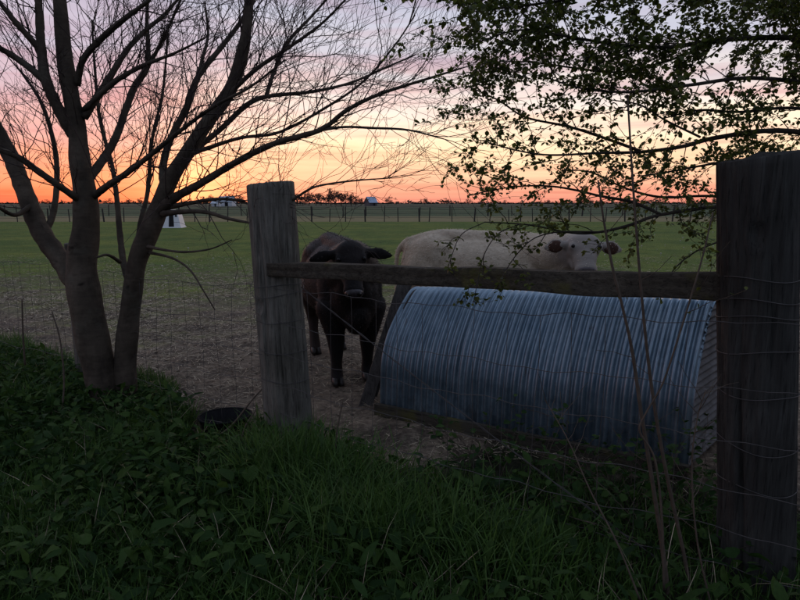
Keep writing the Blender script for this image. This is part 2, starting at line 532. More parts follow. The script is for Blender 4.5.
MAT = dict(
    ground=m_ground(),
    post=m_wood('weathered_post_wood', (0.078, 0.074, 0.062), (0.245, 0.235, 0.200)),
    post2=m_wood('shaded_post_wood', (0.026, 0.026, 0.024), (0.075, 0.076, 0.070)),  # post wood with the foliage's shade put into its colour
    rail=m_wood('rail_wood', (0.034, 0.030, 0.023), (0.105, 0.094, 0.072), moss=0.8, stretch=(1.1, 14, 14)),
    board=m_wood('old_board_wood', (0.05, 0.046, 0.043), (0.15, 0.138, 0.125)),
    bark=m_bark('smooth_grey_bark', (0.042, 0.034, 0.026), (0.120, 0.097, 0.073)),
    bark2=m_bark('dark_bark', (0.035, 0.030, 0.025), (0.09, 0.078, 0.062)),
    twig=m_plain('twig_bark', (0.045, 0.033, 0.030), 0.85),
    cane=m_plain('dry_cane', (0.085, 0.065, 0.048), 0.85),
    wire=m_plain('old_fence_wire', (0.085, 0.08, 0.077), 0.7, 0.5, 0.4, scale=12),
    galv=m_galv(),
    dull=m_plain('dull_weathered_steel', (0.10, 0.105, 0.11), 0.75, 0.35, 0.3, 0.4, 9),
    leaf=m_leaf('tree_leaf', [(0.045, 0.065, 0.014), (0.080, 0.110, 0.022), (0.15, 0.175, 0.034), (0.065, 0.090, 0.020)], 0.5, 0.5),
    weed=m_leaf('weed_leaf', [(0.013, 0.036, 0.009), (0.028, 0.066, 0.014), (0.052, 0.098, 0.020), (0.022, 0.052, 0.014)], 0.65, 0.35, 0.12),
    grass=m_leaf('grass_blade', [(0.034, 0.080, 0.016), (0.056, 0.125, 0.023), (0.09, 0.165, 0.034), (0.048, 0.10, 0.025)], 0.55, 0.35, 0.25),
    pasture=m_leaf('pasture_grass', [(0.055, 0.105, 0.022), (0.115, 0.18, 0.038), (0.24, 0.26, 0.09), (0.10, 0.165, 0.034)], 0.6, 0.35),
    straw=m_leaf('straw', [(0.20, 0.16, 0.11), (0.55, 0.46, 0.32), (0.36, 0.295, 0.205), (0.11, 0.085, 0.065)], 0.7, 0.1),
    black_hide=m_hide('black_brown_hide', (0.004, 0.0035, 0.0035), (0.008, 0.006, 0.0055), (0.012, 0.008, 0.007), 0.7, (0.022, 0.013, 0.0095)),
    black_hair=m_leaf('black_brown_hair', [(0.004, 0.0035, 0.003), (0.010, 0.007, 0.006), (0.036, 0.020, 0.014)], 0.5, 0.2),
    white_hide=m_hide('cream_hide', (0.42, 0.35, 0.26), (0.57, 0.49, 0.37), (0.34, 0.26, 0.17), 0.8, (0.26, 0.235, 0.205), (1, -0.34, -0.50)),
    white_hair=m_leaf('cream_hair', [(0.48, 0.40, 0.29), (0.64, 0.55, 0.42), (0.74, 0.66, 0.54)], 0.6, 0.35),
    ear_brown=m_plain('ear_skin', (0.050, 0.022, 0.013), 0.7),
    nose=m_plain('nose_skin', (0.03, 0.024, 0.026), 0.35, 0, 0.5, 0.3, 60),
    pink_nose=m_plain('grey_pink_nose_skin', (0.055, 0.042, 0.042), 0.4, 0, 0.5, 0.3, 60),
    eye=m_plain('eye', (0.006, 0.005, 0.004), 0.2, 0, 0.25, 0.1),
    hoof=m_plain('hoof', (0.03, 0.026, 0.022), 0.5),
    rubber=m_plain('black_rubber', (0.012, 0.012, 0.013), 0.9, 0, 0.1),
    white_plastic=m_plain('white_panel', (0.72, 0.74, 0.76), 0.5, 0, 0.4, 0.08, 4),
    dark_hole=m_plain('dark_opening', (0.012, 0.012, 0.014), 0.9),
    barn_wall=m_plain('barn_wall', (0.10, 0.09, 0.10), 0.8, scale=2),
    barn_roof=m_plain('barn_roof', (0.30, 0.38, 0.50), 0.45, 0.4, 0.5, 0.12, 1.5),
    house_wall=m_plain('pale_wall', (0.62, 0.66, 0.70), 0.7, 0, 0.3, 0.08, 1),
    house_roof=m_plain('pale_roof', (0.36, 0.42, 0.48), 0.5, 0.3, 0.4, 0.1, 1),
    far_leaf=m_leaf('far_tree_leaf', [(0.05, 0.028, 0.022), (0.085, 0.045, 0.034), (0.06, 0.04, 0.028)], 0.8, 0.35),
    far_post=m_plain('far_post_wood', (0.045, 0.042, 0.038), 0.9),
    seed=m_plain('dandelion_seed', (0.42, 0.41, 0.36), 0.9),
)

# ------------------------------------------------------------------ ground: one sheet to the horizon
def graded(lo, hi, step, far, ratio=1.16):
    mid = list(np.arange(lo, hi + 1e-6, step))
    a = []; p, s = hi, step
    while p < far:
        s *= ratio; p += s; a.append(p)
    b = []; p, s = lo, step
    while p > -far:
        s *= ratio; p -= s; b.append(p)
    return np.array(b[::-1] + mid + a)
gx = graded(-4.5, 4.0, 0.035, 5000); gy = graded(1.5, 10.0, 0.035, 6000)
XX, YY = np.meshgrid(gx, gy, indexing='xy')
ZZ = ground_z(XX, YY)
gv = np.stack([XX.ravel(), YY.ravel(), ZZ.ravel()], -1)
nx, ny = len(gx), len(gy)
ii = (np.arange(ny - 1)[:, None] * nx + np.arange(nx - 1)[None]).ravel()
gf = np.stack([ii, ii + 1, ii + nx + 1, ii + nx], -1)
go = mesh_obj('pasture_ground', np_mesh('pasture_ground', gv, gf), MAT['ground'])
tag(go, 'muddy paddock and green pasture running flat to the horizon', 'ground', kind='structure')

# ------------------------------------------------------------------ near fence
fence = empty('wire_fence', (LP.x, LP.y, 0))
tag(fence, 'old wire stock fence with two thick weathered posts and a timber brace rail', 'fence')
FO = Vector((LP.x, LP.y, 0))
def big_post(base, top, r0, r1, seed, mat, knot=None, top_tilt=(0.0, 0.0)):
    rs = np.random.default_rng(seed)
    nseg, nz_ = 96, 70
    base = Vector(base); top = Vector(top)
    ax = top - base
    cracks = [(rs.uniform(0, 2 * math.pi), rs.uniform(0.010, 0.028), rs.uniform(0.025, 0.06), rs.uniform(0.0, 0.5), rs.uniform(0.55, 1.1), rs.uniform(-0.25, 0.25)) for _ in range(16)]
    th = np.linspace(0, 2 * math.pi, nseg, endpoint=False)
    vs = []
    for j in range(nz_ + 1):
        t = j / nz_
        c = base + ax * t
        r = r0 + (r1 - r0) * t
        rr = r * (1 + 0.035 * np.sin(2 * th + seed) + 0.02 * np.sin(3 * th + 2 * seed + t * 1.5) + 0.012 * np.sin(7 * th + t * 5))
        rr = rr + 0.0022 * np.sin(th * 23 + 3 * np.sin(t * 4 + seed)) + 0.0015 * np.sin(th * 41 + 2 * np.sin(t * 7))
        for a, dep, w, z0, z1, tw in cracks:
            env = np.clip((t - z0) / 0.08, 0, 1) * np.clip((z1 - t) / 0.08, 0, 1)
            d = np.angle(np.exp(1j * (th - a - tw * t - 0.04 * math.sin(t * 14 + a))))
            rr = rr - dep * env * np.exp(-(d / w) ** 2)
        if knot is not None:
            ka, kt = knot
            d = np.angle(np.exp(1j * (th - ka))) * r; dz = (t - kt) * ax.length
            q = np.hypot(d / 0.026, dz / 0.042)
            rr = rr - 0.018 * np.exp(-q ** 2) + 0.008 * np.exp(-((q - 1.5) / 0.35) ** 2)
        for k in range(nseg):
            zz = c.z + (top_tilt[0] * math.cos(th[k]) + top_tilt[1] * math.sin(th[k])) * (t ** 8)
            vs.append((c.x + rr[k] * math.cos(th[k]), c.y + rr[k] * math.sin(th[k]), zz))
    fs = [(j * nseg + k, j * nseg + (k + 1) % nseg, (j + 1) * nseg + (k + 1) % nseg, (j + 1) * nseg + k) for j in range(nz_) for k in range(nseg)]
    # end grain: two rings in, slightly sunken
    last = nz_ * nseg; tcx = top
    for q, (fr, dz) in enumerate(((0.93, 0.006), (0.5, 0.004))):
        n0 = len(vs)
        for k in range(nseg):
            x, y, z = vs[last + k] if q == 0 else vs[ring + k]
            if q == 0: f_ = 0.93
            else: f_ = 0.5
            jit = rs.uniform(-0.002, 0.002)
            vs.append((tcx.x + (x - tcx.x) * f_, tcx.y + (y - tcx.y) * f_, z + dz * (1 if q == 0 else -1) + jit))
        prev = last if q == 0 else ring
        for k in range(nseg):
            fs.append((prev + k, prev + (k + 1) % nseg, n0 + (k + 1) % nseg, n0 + k))
        ring = n0
    vs.append((tcx.x, tcx.y, vs[ring][2]))
    for k in range(nseg):
        fs.append((ring + k, ring + (k + 1) % nseg, len(vs) - 1))
    m = MB(); m.add([Vector(v) - FO for v in vs], fs)
    o = m.build('post', mat, fence)
    return o
YL = 3.75
pl_top = P(270, 184, YL); pl_bot = P(290, 447, YL); pl_dn = pl_bot + (pl_bot - pl_top) * 0.14
po = big_post(pl_dn, pl_top, 0.160, 0.146, 3, MAT['post'], knot=(math.radians(-90 - 42), 0.62), top_tilt=(0.012, 0.0))
po['label'] = 'thick weathered grey post with a knot and flat sawn top'
YR = 2.33
pr_top = P(758, 158, YR); pr_bot = P(755, 590, YR)
pr_bot = pr_bot + (pr_bot - pr_top) * 0.10
po = big_post(pr_bot, pr_top, 0.142, 0.137, 8, MAT['post2'], knot=(math.radians(-90 - 30), 0.86), top_tilt=(0.02, 0.0))
po['label'] = 'dark thick post wrapped with wire at the corrugated shelter'
TP = LP + FD * 2.52
po = big_post((TP.x, TP.y, -0.25), (TP.x - 0.02, TP.y, 1.25), 0.115, 0.10, 12, MAT['post'])
po['label'] = 'weathered post half hidden behind the bare tree'
TP2 = LP + FD * 5.2
po = big_post((TP2.x, TP2.y, -0.25), (TP2.x + 0.03, TP2.y, 1.28), 0.10, 0.09, 15, MAT['post'])
# brace rail
ra = P(271, 268.5, 3.625); rb = P(729, 288, 2.36)
def timber(name, a, b, w0, w1, t, mat, parent, off, n=40, seed=0, bow=0.0):
    """rough sawn timber from a to b: height w, thickness t"""
    rs = np.random.default_rng(seed)
    a = Vector(a); b = Vector(b); d = b - a; L = d.length; d.normalize()
    side = d.cross(Vector((0, 0, 1))); side = side.normalized() if side.length > 1e-3 else Vector((1, 0, 0))
    up = side.cross(d).normalized()
    prof = []
    for cx, cz in ((-1, -1), (1, -1), (1, 1), (-1, 1)):
        prof.append((cx, cz))
    outline = []
    for i in range(4):
        p, q = prof[i], prof[(i + 1) % 4]
        for t_ in np.linspace(0.06, 0.94, 5):
            outline.append((p[0] + (q[0] - p[0]) * t_, p[1] + (q[1] - p[1]) * t_))
    k = len(outline)
    m = MB(); vs = []
    off2 = rs.uniform(-1, 1, (k,)) * 0.0022
    for i in range(n + 1):
        s_ = i / n
        c = a + (b - a) * s_ + up * (bow * math.sin(math.pi * s_) + 0.004 * math.sin(s_ * 17 + seed)) - off
        w = (w0 + (w1 - w0) * s_) / 2 + 0.0025 * math.sin(s_ * 29 + seed)
        for j, (u, v) in enumerate(outline):
            e = 1 + off2[j] / w + 0.012 * math.sin(s_ * 11 + j * 1.7) + rs.uniform(-0.006, 0.006)
            vs.append(c + side * (u * t / 2 * e) + up * (v * w * e))
    fs = [(i * k + j, i * k + (j + 1) % k, (i + 1) * k + (j + 1) % k, (i + 1) * k + j) for i in range(n) for j in range(k)]
    fs.append(tuple(range(k))[::-1]); fs.append(tuple(n * k + j for j in range(k)))
    m.add(vs, fs)
    o = m.build(name, mat, parent, smooth=False)
    return o
ro = timber('brace_rail', ra, rb, 0.082, 0.108, 0.075, MAT['rail'], fence, FO, seed=4, bow=-0.004)
ro['label'] = 'dark mossy timber rail between the two thick posts'

# woven wire on the camera side of the posts
ww = bpy.data.objects.new('woven_wire', None); C.objects.link(ww); ww.parent = fence
tag(ww, kind=None)
heights = [1.09, 0.87, 0.66, 0.46, 0.28, 0.12]
front = -FN * 0.17
def on_line(s, z, sag=0.0, k=0):
    """s metres along the fence from the left post towards the tree (negative: towards the right post)"""
    p = LP + FD * s + front
    return Vector((p.x + 0.006 * math.sin(s * 7 + k), p.y + 0.008 * math.sin(s * 5 + k * 2), z + sag))
LEN_R = (RP - LP).length
def sagz(s, k):
    if s < 0:
        t = -s / LEN_R
        rise = 0.06 * t if k == 0 else (0.02 * t)
        return rise - 0.035 * math.sin(math.pi * min(t, 1)) * (1 + 0.4 * math.sin(k * 2.1)) + 0.008 * math.sin(s * 9 + k) + 0.006 * math.sin(s * 23 + 2 * k)
    t = (s % 2.52) / 2.52
    return -0.04 * math.sin(math.pi * t) * (1 + 0.5 * math.sin(k * 1.7)) + 0.010 * math.sin(s * 8 + 2 * k)
for k, h in enumerate(heights):
    ss = np.linspace(-LEN_R - 0.6, 6.5, 150)
    m = MB(); m.tube([on_line(s, h + sagz(s, k), 0, k) - FO for s in ss], 0.0018, 5)
    m.build('strand', MAT['wire'], ww)
def stay(s, z0=0.12):
    lean = random.uniform(-0.02, 0.02)
    pts = []
    for k in range(len(heights) - 1, -1, -1):
        pts.append(on_line(s + lean * (heights[k] - 0.5) + random.uniform(-0.006, 0.006), heights[k] + sagz(s, k), 0, k) - FO)
    c = cat_rom(pts, 3)
    m = MB(); m.tube([Vector(q) for q in c], 0.0013, 4)
    m.build('stay', MAT['wire'], ww)
for s in np.arange(-LEN_R + 0.22, -0.15, 0.155): stay(s)
for s in np.arange(0.2, 6.2, 0.17): stay(s)
# twisted tension wire of the brace
ba = P(301, 287, 3.56); bb = P(738, 618, 2.20)
for ph in (0, math.pi):
    m = MB(); pts = []
    for t in np.linspace(0, 1, 120):
        c = ba.lerp(bb, t) + Vector((0, 0, -0.02 * math.sin(math.pi * t)))
        a = t * 70 + ph
        pts.append(c + Vector((0.002 * math.cos(a), 0, 0.0035 * math.sin(a))) - FO)
    m.tube(pts, 0.0022, 4)
    m.build('tension_wire', MAT['wire'], fence)
# wire wrapped round the posts
def wrap(c, r, z, tilt, seed):
    m = MB(); pts = []
    for a in np.linspace(0, 2 * math.pi, 60):
        pts.append(Vector((c.x + r * math.cos(a), c.y + r * math.sin(a), z + tilt * math.cos(a + seed) + 0.006 * math.sin(3 * a + seed))) - FO)
    m.tube(pts, 0.0022, 4, cap=False)
    m.build('wire_wrap', MAT['wire'], fence)
def axis_at(b, t, z):
    f = (z - b.z) / (t.z - b.z); return b.lerp(t, f)
for z, ti in ((1.31, 0.004), (1.22, 0.012), (1.15, 0.02), (1.02, 0.02), (0.85, 0.01), (0.63, 0.015), (0.45, 0.01)):
    wrap(axis_at(pr_bot, pr_top, z), 0.146, z, ti, z * 7)
for z, ti in ((1.10, 0.012), (1.05, 0.03), (0.88, 0.02), (0.67, 0.01), (0.47, 0.014)):
    wrap(axis_at(pl_dn, pl_top, z), 0.163, z, ti, z * 5)

# ------------------------------------------------------------------ corrugated shelter
s0 = G(380, 413); s1 = G(687, 477)
ax = (s1 - s0); SL = ax.length; ax.normalize()
back = Vector((-ax.y, ax.x, 0));
if back.y < 0: back = -back
shelter = empty('livestock_shelter', s0, math.atan2(ax.y, ax.x))
tag(shelter, 'low arched livestock shelter of blue-grey corrugated steel behind the fence', 'shelter')
SW = 1.12
inv_s = Matrix.Rotation(-math.atan2(ax.y, ax.x), 3, 'Z')
wb = inv_s @ Vector((0.69, 0.725, 0)).normalized()          # the end walls stand a little out of square
PROF = cat_rom([(0.0, 0.05), (0.004, 0.22), (0.020, 0.41), (0.075, 0.575), (0.165, 0.72), (0.265, 0.845), (0.375, 0.935), (0.50, 0.925), (0.66, 0.83), (0.86, 0.62), (1.0, 0.38), (1.08, 0.20), (1.12, 0.05)], 5)
def arch_i(x, q):
    """point on the sheet: x along the shelter, q index along the profile (the far end is a little taller and deeper)"""
    u = x / SL
    d, h = PROF[q]
    g = 0.93 - 0.24 * u
    d = d * g if d < 0.5 else 0.5 * g + (d - 0.5) * (SW - 0.5 * g) / 0.62
    h = h * (1 + 0.095 * u)
    return Vector((x, 0, h)) + wb * d
def arch_ni(x, q):
    a = arch_i(x, max(0, q - 1)); b = arch_i(x, min(len(PROF) - 1, q + 1))
    t_ = (b - a).normalized()
    n_ = Vector((1, 0, 0)).cross(t_)
    if n_.z < 0 and q < len(PROF) * 0.5: n_ = -n_
    if q >= len(PROF) * 0.5 and n_.z < 0: n_ = -n_
    if q < 4: n_ = Vector((0, -1, 0)) if n_.y > 0 else n_
    return n_.normalized()
PITCHC = 0.050; AMP = 0.0125
nq = len(PROF)
nsheet = 3
lap = 0.06
for q in range(nsheet):
    x0 = q * SL / nsheet - (lap if q else 0); x1 = (q + 1) * SL / nsheet
    nu = int((x1 - x0) / PITCHC * 8)
    vs = []
    for i in range(nu + 1):
        x = x0 + (x1 - x0) * i / nu
        wv = AMP * math.sin(2 * math.pi * x / PITCHC)
        for k in range(nq):
            dent = 0.006 * math.sin(x * 5.3 + k * 0.16 + q) + 0.004 * math.sin(x * 2.1 - k * 0.27)
            edge = 0.010 * (k < 3) * math.sin(x * 6 + q)
            vs.append(arch_i(x, k) + arch_ni(x, k) * (wv + 0.004 * (q % 2) + dent) - Vector((0, 0, edge)))
    fs = [(i * nq + k, (i + 1) * nq + k, (i + 1) * nq + k + 1, i * nq + k + 1) for i in range(nu) for k in range(nq - 1)]
    m = MB(); m.add(vs, fs)
    m.build('roof_sheet', MAT['galv'], shelter)
# end wall of corrugated sheet with level ribs
def end_wall(x):
    hs = np.linspace(0.03, max(arch_i(x, k).z for k in range(nq)) - 0.03, 170)
    pk = max(range(nq), key=lambda k: arch_i(x, k).z)
    A = [(arch_i(x, k).z, (arch_i(x, k) - Vector((x, 0, 0))).to_2d().length) for k in range(nq)]
    fz = [a[0] for a in A[:pk + 1]]; fd = [a[1] for a in A[:pk + 1]]
    bz = [a[0] for a in A[pk:]][::-1]; bd = [a[1] for a in A[pk:]][::-1]
    vs = []; fs = []
    for z in hs:
        d0 = np.interp(z, fz, fd) + 0.012; d1 = np.interp(z, bz, bd) - 0.012
        off = 0.009 * math.sin(2 * math.pi * z / 0.046)
        for t in np.linspace(0, 1, 9):
            p = wb * (d0 + (d1 - d0) * t)
            vs.append((x + p.x + off, p.y, z))
    for a in range(len(hs) - 1):
        for k in range(8):
            fs.append((a * 9 + k, a * 9 + k + 1, (a + 1) * 9 + k + 1, (a + 1) * 9 + k))
    m = MB(); m.add(vs, fs)
    return m.build('end_sheet', MAT['dull'], shelter)
end_wall(SL - 0.012)
def rim(x, r):
    m = MB()
    m.tube([arch_i(x, k) - arch_ni(x, k) * 0.026 for k in range(nq)], r, 8)
    return m.build('arch_frame', MAT['board'], shelter)
rim(0.03, 0.014); rim(SL - 0.035, 0.012)
for dd, w in ((-0.035, 0.04), (SW + 0.04, 0.04)):
    c = wb * dd
    m = MB(); m.box((SL / 2 + c.x, c.y, 0.030), (SL + 0.02, w, 0.11)); m.build('skid_board', MAT['rail'], shelter, False)

# board leaning beside the shelter's open end
b0 = G(366, 404); b1 = P(408, 271, 4.92)
bo = empty('leaning_board', b0)
tag(bo, 'dark weathered board leaning upright between the black cow and the corrugated shelter', 'board')
def plank(a, b, w, t, wdir, name, mat, parent, off, seed=1):
    rs = np.random.default_rng(seed)
    a = Vector(a); b = Vector(b); d = (b - a).normalized()
    wd = (wdir - d * wdir.dot(d)).normalized(); td = d.cross(wd)
    n = 18; vs = []; cs = [(-1, -1), (-0.9, -1.0), (0.9, -1), (1, -0.8), (1, 0.8), (0.9, 1), (-0.9, 1), (-1, 0.8)]
    for i in range(n + 1):
        c = a.lerp(b, i / n) - off
        for u, v in cs:
            vs.append(c + wd * (u * w / 2 * (1 + rs.uniform(-0.02, 0.02))) + td * (v * t / 2))
    k = len(cs)
    fs = [(i * k + j, i * k + (j + 1) % k, (i + 1) * k + (j + 1) % k, (i + 1) * k + j) for i in range(n) for j in range(k)]
    fs += [tuple(range(k))[::-1], tuple(n * k + j for j in range(k))]
    m = MB(); m.add(vs, fs)
    return m.build(name, mat, parent, False)
plank(b0 - (b1 - b0).normalized() * 0.03, b1, 0.105, 0.035, Vector((1, 0.15, 0)), 'plank', MAT['board'], bo, b0)
plank(b0.lerp(b1, 0.05) + Vector((0.045, 0.03, 0)), b0.lerp(b1, 0.93) + Vector((0.045, 0.03, 0)), 0.05, 0.04, Vector((1, 0.15, 0)), 'batten', MAT['board'], bo, b0, 5)

# ------------------------------------------------------------------ cows
def ico_pts(sub=3):
    bm = bmesh.new(); bmesh.ops.create_icosphere(bm, subdivisions=sub, radius=1)
    bm.verts.ensure_lookup_table()
    v = np.array([tuple(a.co) for a in bm.verts]); f = np.array([[a.index for a in q.verts] for q in bm.faces])
    bm.free(); return v, f
ICO = ico_pts(3)
class Blob:
    def __init__(s): s.parts = []
    def ell(s, c, r, rot=None):
        v = ICO[0] * np.array(r)
        if rot is not None: v = v @ np.array(rot).T
        s.parts.append((v + np.array(tuple(c)), ICO[1]))
    def chain(s, pts, rads, squash=None, n=7):
        c = cat_rom([(*p, r) for p, r in zip(pts, rads)], n)
        for q in c:
            s.ell(q[:3], (q[3],) * 3 if squash is None else tuple(q[3] * k for k in squash))
    def build(s, voxel, smooth):
        v, f = stack(s.parts)
        me = np_mesh('blob', v, f)
        o = bpy.data.objects.new('blob', me); C.objects.link(o)
        r = o.modifiers.new('r', 'REMESH'); r.mode = 'VOXEL'; r.voxel_size = voxel
        sm = o.modifiers.new('s', 'SMOOTH'); sm.factor = 0.5; sm.iterations = smooth
        dg = bpy.context.evaluated_depsgraph_get()
        out = bpy.data.meshes.new_from_object(o.evaluated_get(dg))
        bpy.data.objects.remove(o); bpy.data.meshes.remove(me)
        return out
def frame(d, lat_hint):
    d = d.normalized(); lat = (lat_hint - d * lat_hint.dot(d)).normalized(); n = d.cross(lat)
    return d, lat, n
def make_cow(name, origin, fwd, poll_w, muzzle_w, hide, hair, nose, label, steps, size=1.0, fur=0, ear_mat=None, ear_droop=0.1, lat_w=None, hair_len=0.03, hs_=1.0, ear_out=0.285):
    fwd = Vector(fwd).normalized()
    rz = math.atan2(fwd.y, fwd.x)
    root = empty(name, origin, rz)
    tag(root, label, 'cow', 'cattle behind the fence')
    inv = Matrix.Rotation(-rz, 3, 'Z')
    loc = lambda p: inv @ (Vector(p) - Vector(origin))
    poll, muz = loc(poll_w), loc(muzzle_w)
    B = Blob()
    # trunk
    B.ell((-0.05, 0, 0.86), (0.74, 0.335, 0.34))
    B.ell((-0.15, 0, 0.80), (0.55, 0.35, 0.31))
    B.ell((0.42, 0, 0.88), (0.34, 0.265, 0.38))
    B.ell((0.60, 0, 0.80), (0.24, 0.215, 0.30))
    B.ell((0.70, 0, 0.64), (0.16, 0.12, 0.17))
    B.ell((-0.62, 0, 0.98), (0.36, 0.275, 0.27))
    B.ell((-0.80, 0, 0.88), (0.22, 0.23, 0.30))
    B.ell((-0.56, 0.14, 1.08), (0.20, 0.12, 0.10)); B.ell((-0.56, -0.14, 1.08), (0.20, 0.12, 0.10)); B.ell((-0.1, 0, 1.05), (0.62, 0.22, 0.16)); B.ell((0.3, 0, 1.08), (0.35, 0.18, 0.15))
    B.ell((-0.90, 0, 1.06), (0.09, 0.13, 0.12))
    B.chain([(-0.92, 0, 1.15), (-0.55, 0, 1.215), (0.0, 0, 1.19), (0.38, 0, 1.20), (0.62, 0, 1.15)], [0.06, 0.085, 0.10, 0.085, 0.09])
    for s in (-1, 1):
        B.ell((0.45, s * 0.19, 0.84), (0.17, 0.10, 0.33))
        B.ell((-0.74, s * 0.17, 0.78), (0.21, 0.125, 0.31))
    # legs: fx offsets per leg
    feet = []
    for (key, x0, s) in (('fl', 0.52, 1), ('fr', 0.52, -1)):
        dx = steps[key]
        y = s * 0.15
        B.chain([(x0 - 0.02, s * 0.18, 0.68), (x0, y + s * 0.01, 0.50), (x0 + dx * 0.5, y, 0.37), (x0 + dx * 0.8, y, 0.20), (x0 + dx, y, 0.10), (x0 + dx + 0.03, y, 0.035)],
                [0.14, 0.098, 0.076, 0.054, 0.058, 0.062], n=9)
        feet.append((x0 + dx + 0.035, y))
    for (key, x0, s) in (('hl', -0.72, 1), ('hr', -0.72, -1)):
        dx = steps[key]
        y = s * 0.15
        B.chain([(x0 + 0.02, s * 0.18, 0.74), (x0 + 0.04 + dx * 0.3, y + s * 0.01, 0.58), (x0 - 0.11 + dx * 0.6, y, 0.42), (x0 - 0.10 + dx * 0.85, y, 0.26), (x0 - 0.05 + dx, y, 0.10), (x0 - 0.01 + dx, y, 0.035)],
                [0.17, 0.118, 0.078, 0.054, 0.058, 0.062], n=9)
        feet.append((x0 + dx, y))
    # tail
    B.chain([(-0.97, 0, 1.13), (-1.06, 0, 1.02), (-1.08, 0.01, 0.75), (-1.07, 0.02, 0.48)], [0.05, 0.032, 0.025, 0.035], n=14)
    # head frame: d points poll -> muzzle
    d = (muz - poll).normalized()
    latl = (inv @ Vector(lat_w)) if lat_w is not None else Vector((0, 1, 0))
    d, lat, nrm = frame(d, latl)
    top = nrm
    want = Vector((0, 0, 1)) + Vector((d.x, d.y, 0)).normalized()   # the forehead looks up and forward
    if top.dot(want) < 0: top = -top
    HL = (muz - poll).length
    M = Matrix((d, lat, top)).transposed()
    # neck
    jaw = poll + d * (HL * 0.28) - top * 0.09
    nb = poll - top * 0.10 + d * 0.06
    B.chain([(0.50, 0, 1.00), tuple(Vector((0.58, 0, 1.0)).lerp(nb, 0.55)), tuple(nb)], [0.26, 0.205, 0.145], n=8)
    B.chain([(0.62, 0, 0.74), tuple(Vector((0.62, 0, 0.74)).lerp(jaw, 0.6)), tuple(jaw)], [0.19, 0.13, 0.09], n=8)
    h = lambda a, b, c: poll + d * a + lat * (b * hs_) + top * (c * hs_)
    k = HL / 0.42
    B.ell(h(0.06 * k, 0, -0.03), (0.11, 0.115 * hs_, 0.09 * hs_), M)
    B.ell(h(0.13 * k, 0, -0.04), (0.13, 0.108 * hs_, 0.095 * hs_), M)
    B.ell(h(0.24 * k, 0, -0.045), (0.14, 0.080 * hs_, 0.088 * hs_), M)
    B.ell(h(0.33 * k, 0, -0.045), (0.11, 0.070 * hs_, 0.072 * hs_), M)
    B.ell(h(0.395 * k, 0, -0.045), (0.062, 0.078 * hs_, 0.066 * hs_), M)
    B.ell(h(0.01, 0, -0.005), (0.06, 0.065 * hs_, 0.05 * hs_), M)
    for s in (-1, 1):
        B.ell(h(0.20 * k, s * 0.05, -0.11), (0.11, 0.035 * hs_, 0.045 * hs_), M)       # jaw
        B.ell(h(0.135 * k, s * 0.092, 0.01), (0.045, 0.024 * hs_, 0.026 * hs_), M)     # brow
        B.chain([tuple(h(0.045, s * 0.09, -0.03)), tuple(h(0.05 + ear_droop * 0.2, s * 0.15, -0.035))], [0.034, 0.034], n=4)
    # ears belong to the same skin
    earparts = []
    for s in (-1, 1):
        e0 = h(0.05, s * 0.12, -0.035)
        e1 = h(0.055 + ear_droop, s * ear_out, -0.05)
        ed = (e1 - e0); el_ = ed.length; ed.normalize()
        en = (Vector((0, 0, 1)) - ed * ed.z).normalized(); ew = ed.cross(en)
        Me = Matrix((ed, en, ew)).transposed()
        for t, w in ((0.15, 0.036), (0.35, 0.052), (0.55, 0.056), (0.75, 0.045), (0.92, 0.026)):
            B.ell(e0 + ed * el_ * t, (0.034 * hs_, w * hs_, 0.017), Me)
        earparts.append((e0, ed, el_, en, ew))
    me = B.build(0.0135, 14)
    me.name = 'body'
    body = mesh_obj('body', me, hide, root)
    # eyes, nostrils, muzzle pad, hooves
    for s in (-1, 1):
        c = h(0.150 * k, s * 0.088, 0.026)
        m = MB(); v, f = ico_pts(2); m.add([c + Vector(q) * 0.017 * (0.6 + 0.4 * hs_) for q in v], [tuple(q) for q in f]); m.build('eye', MAT['eye'], root)
    v, f = ico_pts(3)
    c = h(0.425 * k, 0, -0.030)
    m = MB(); m.add([c + M @ Vector((q[0] * 0.044, q[1] * 0.066 * hs_, q[2] * 0.046 * hs_)) for q in v], [tuple(q) for q in f])
    pad = m.build('muzzle', nose, root)
    for s in (-1, 1):
        c = h(0.452 * k, s * 0.036, -0.005)
        m = MB(); v2, f2 = ico_pts(2); m.add([c + M @ Vector((q[0] * 0.016, q[1] * 0.017, q[2] * 0.024)) for q in v2], [tuple(q) for q in f2]); m.build('nostril', MAT['eye'], pad)
    for (x, y) in feet:
        for s in (-1, 1):
            m = MB(); vs = []
            for z, rx, ox in ((0.0, 0.052, 0.02), (0.03, 0.05, 0.012), (0.065, 0.042, 0.0)):
                for a in np.linspace(0, 2 * math.pi, 12, endpoint=False):
                    vs.append((x + ox + rx * 1.25 * math.cos(a), y + s * 0.028 + rx * 0.55 * math.sin(a), z + 0.004))
            fs = [(j * 12 + i, j * 12 + (i + 1) % 12, (j + 1) * 12 + (i + 1) % 12, (j + 1) * 12 + i) for j in range(2) for i in range(12)]
            fs += [tuple(range(12))[::-1], tuple(range(24, 36))]
            m.add(vs, fs); m.build('hoof', MAT['hoof'], root)
    if ear_mat is not None:
        for (e0, ed, el_, en, ew) in earparts:
            side = ew if (inv @ Vector((0, -1, 0))).dot(ew) > 0 else -ew
            m = MB(); v2, f2 = ico_pts(2)
            c = e0 + ed * el_ * 0.52 + side * 0.015 - en * 0.003
            m.add([c + ed * (q[0] * el_ * 0.40) + en * (q[1] * 0.042 * hs_) + side * (q[2] * 0.016) for q in v2], [tuple(q) for q in f2])
            m.build('ear_lining', ear_mat, root)
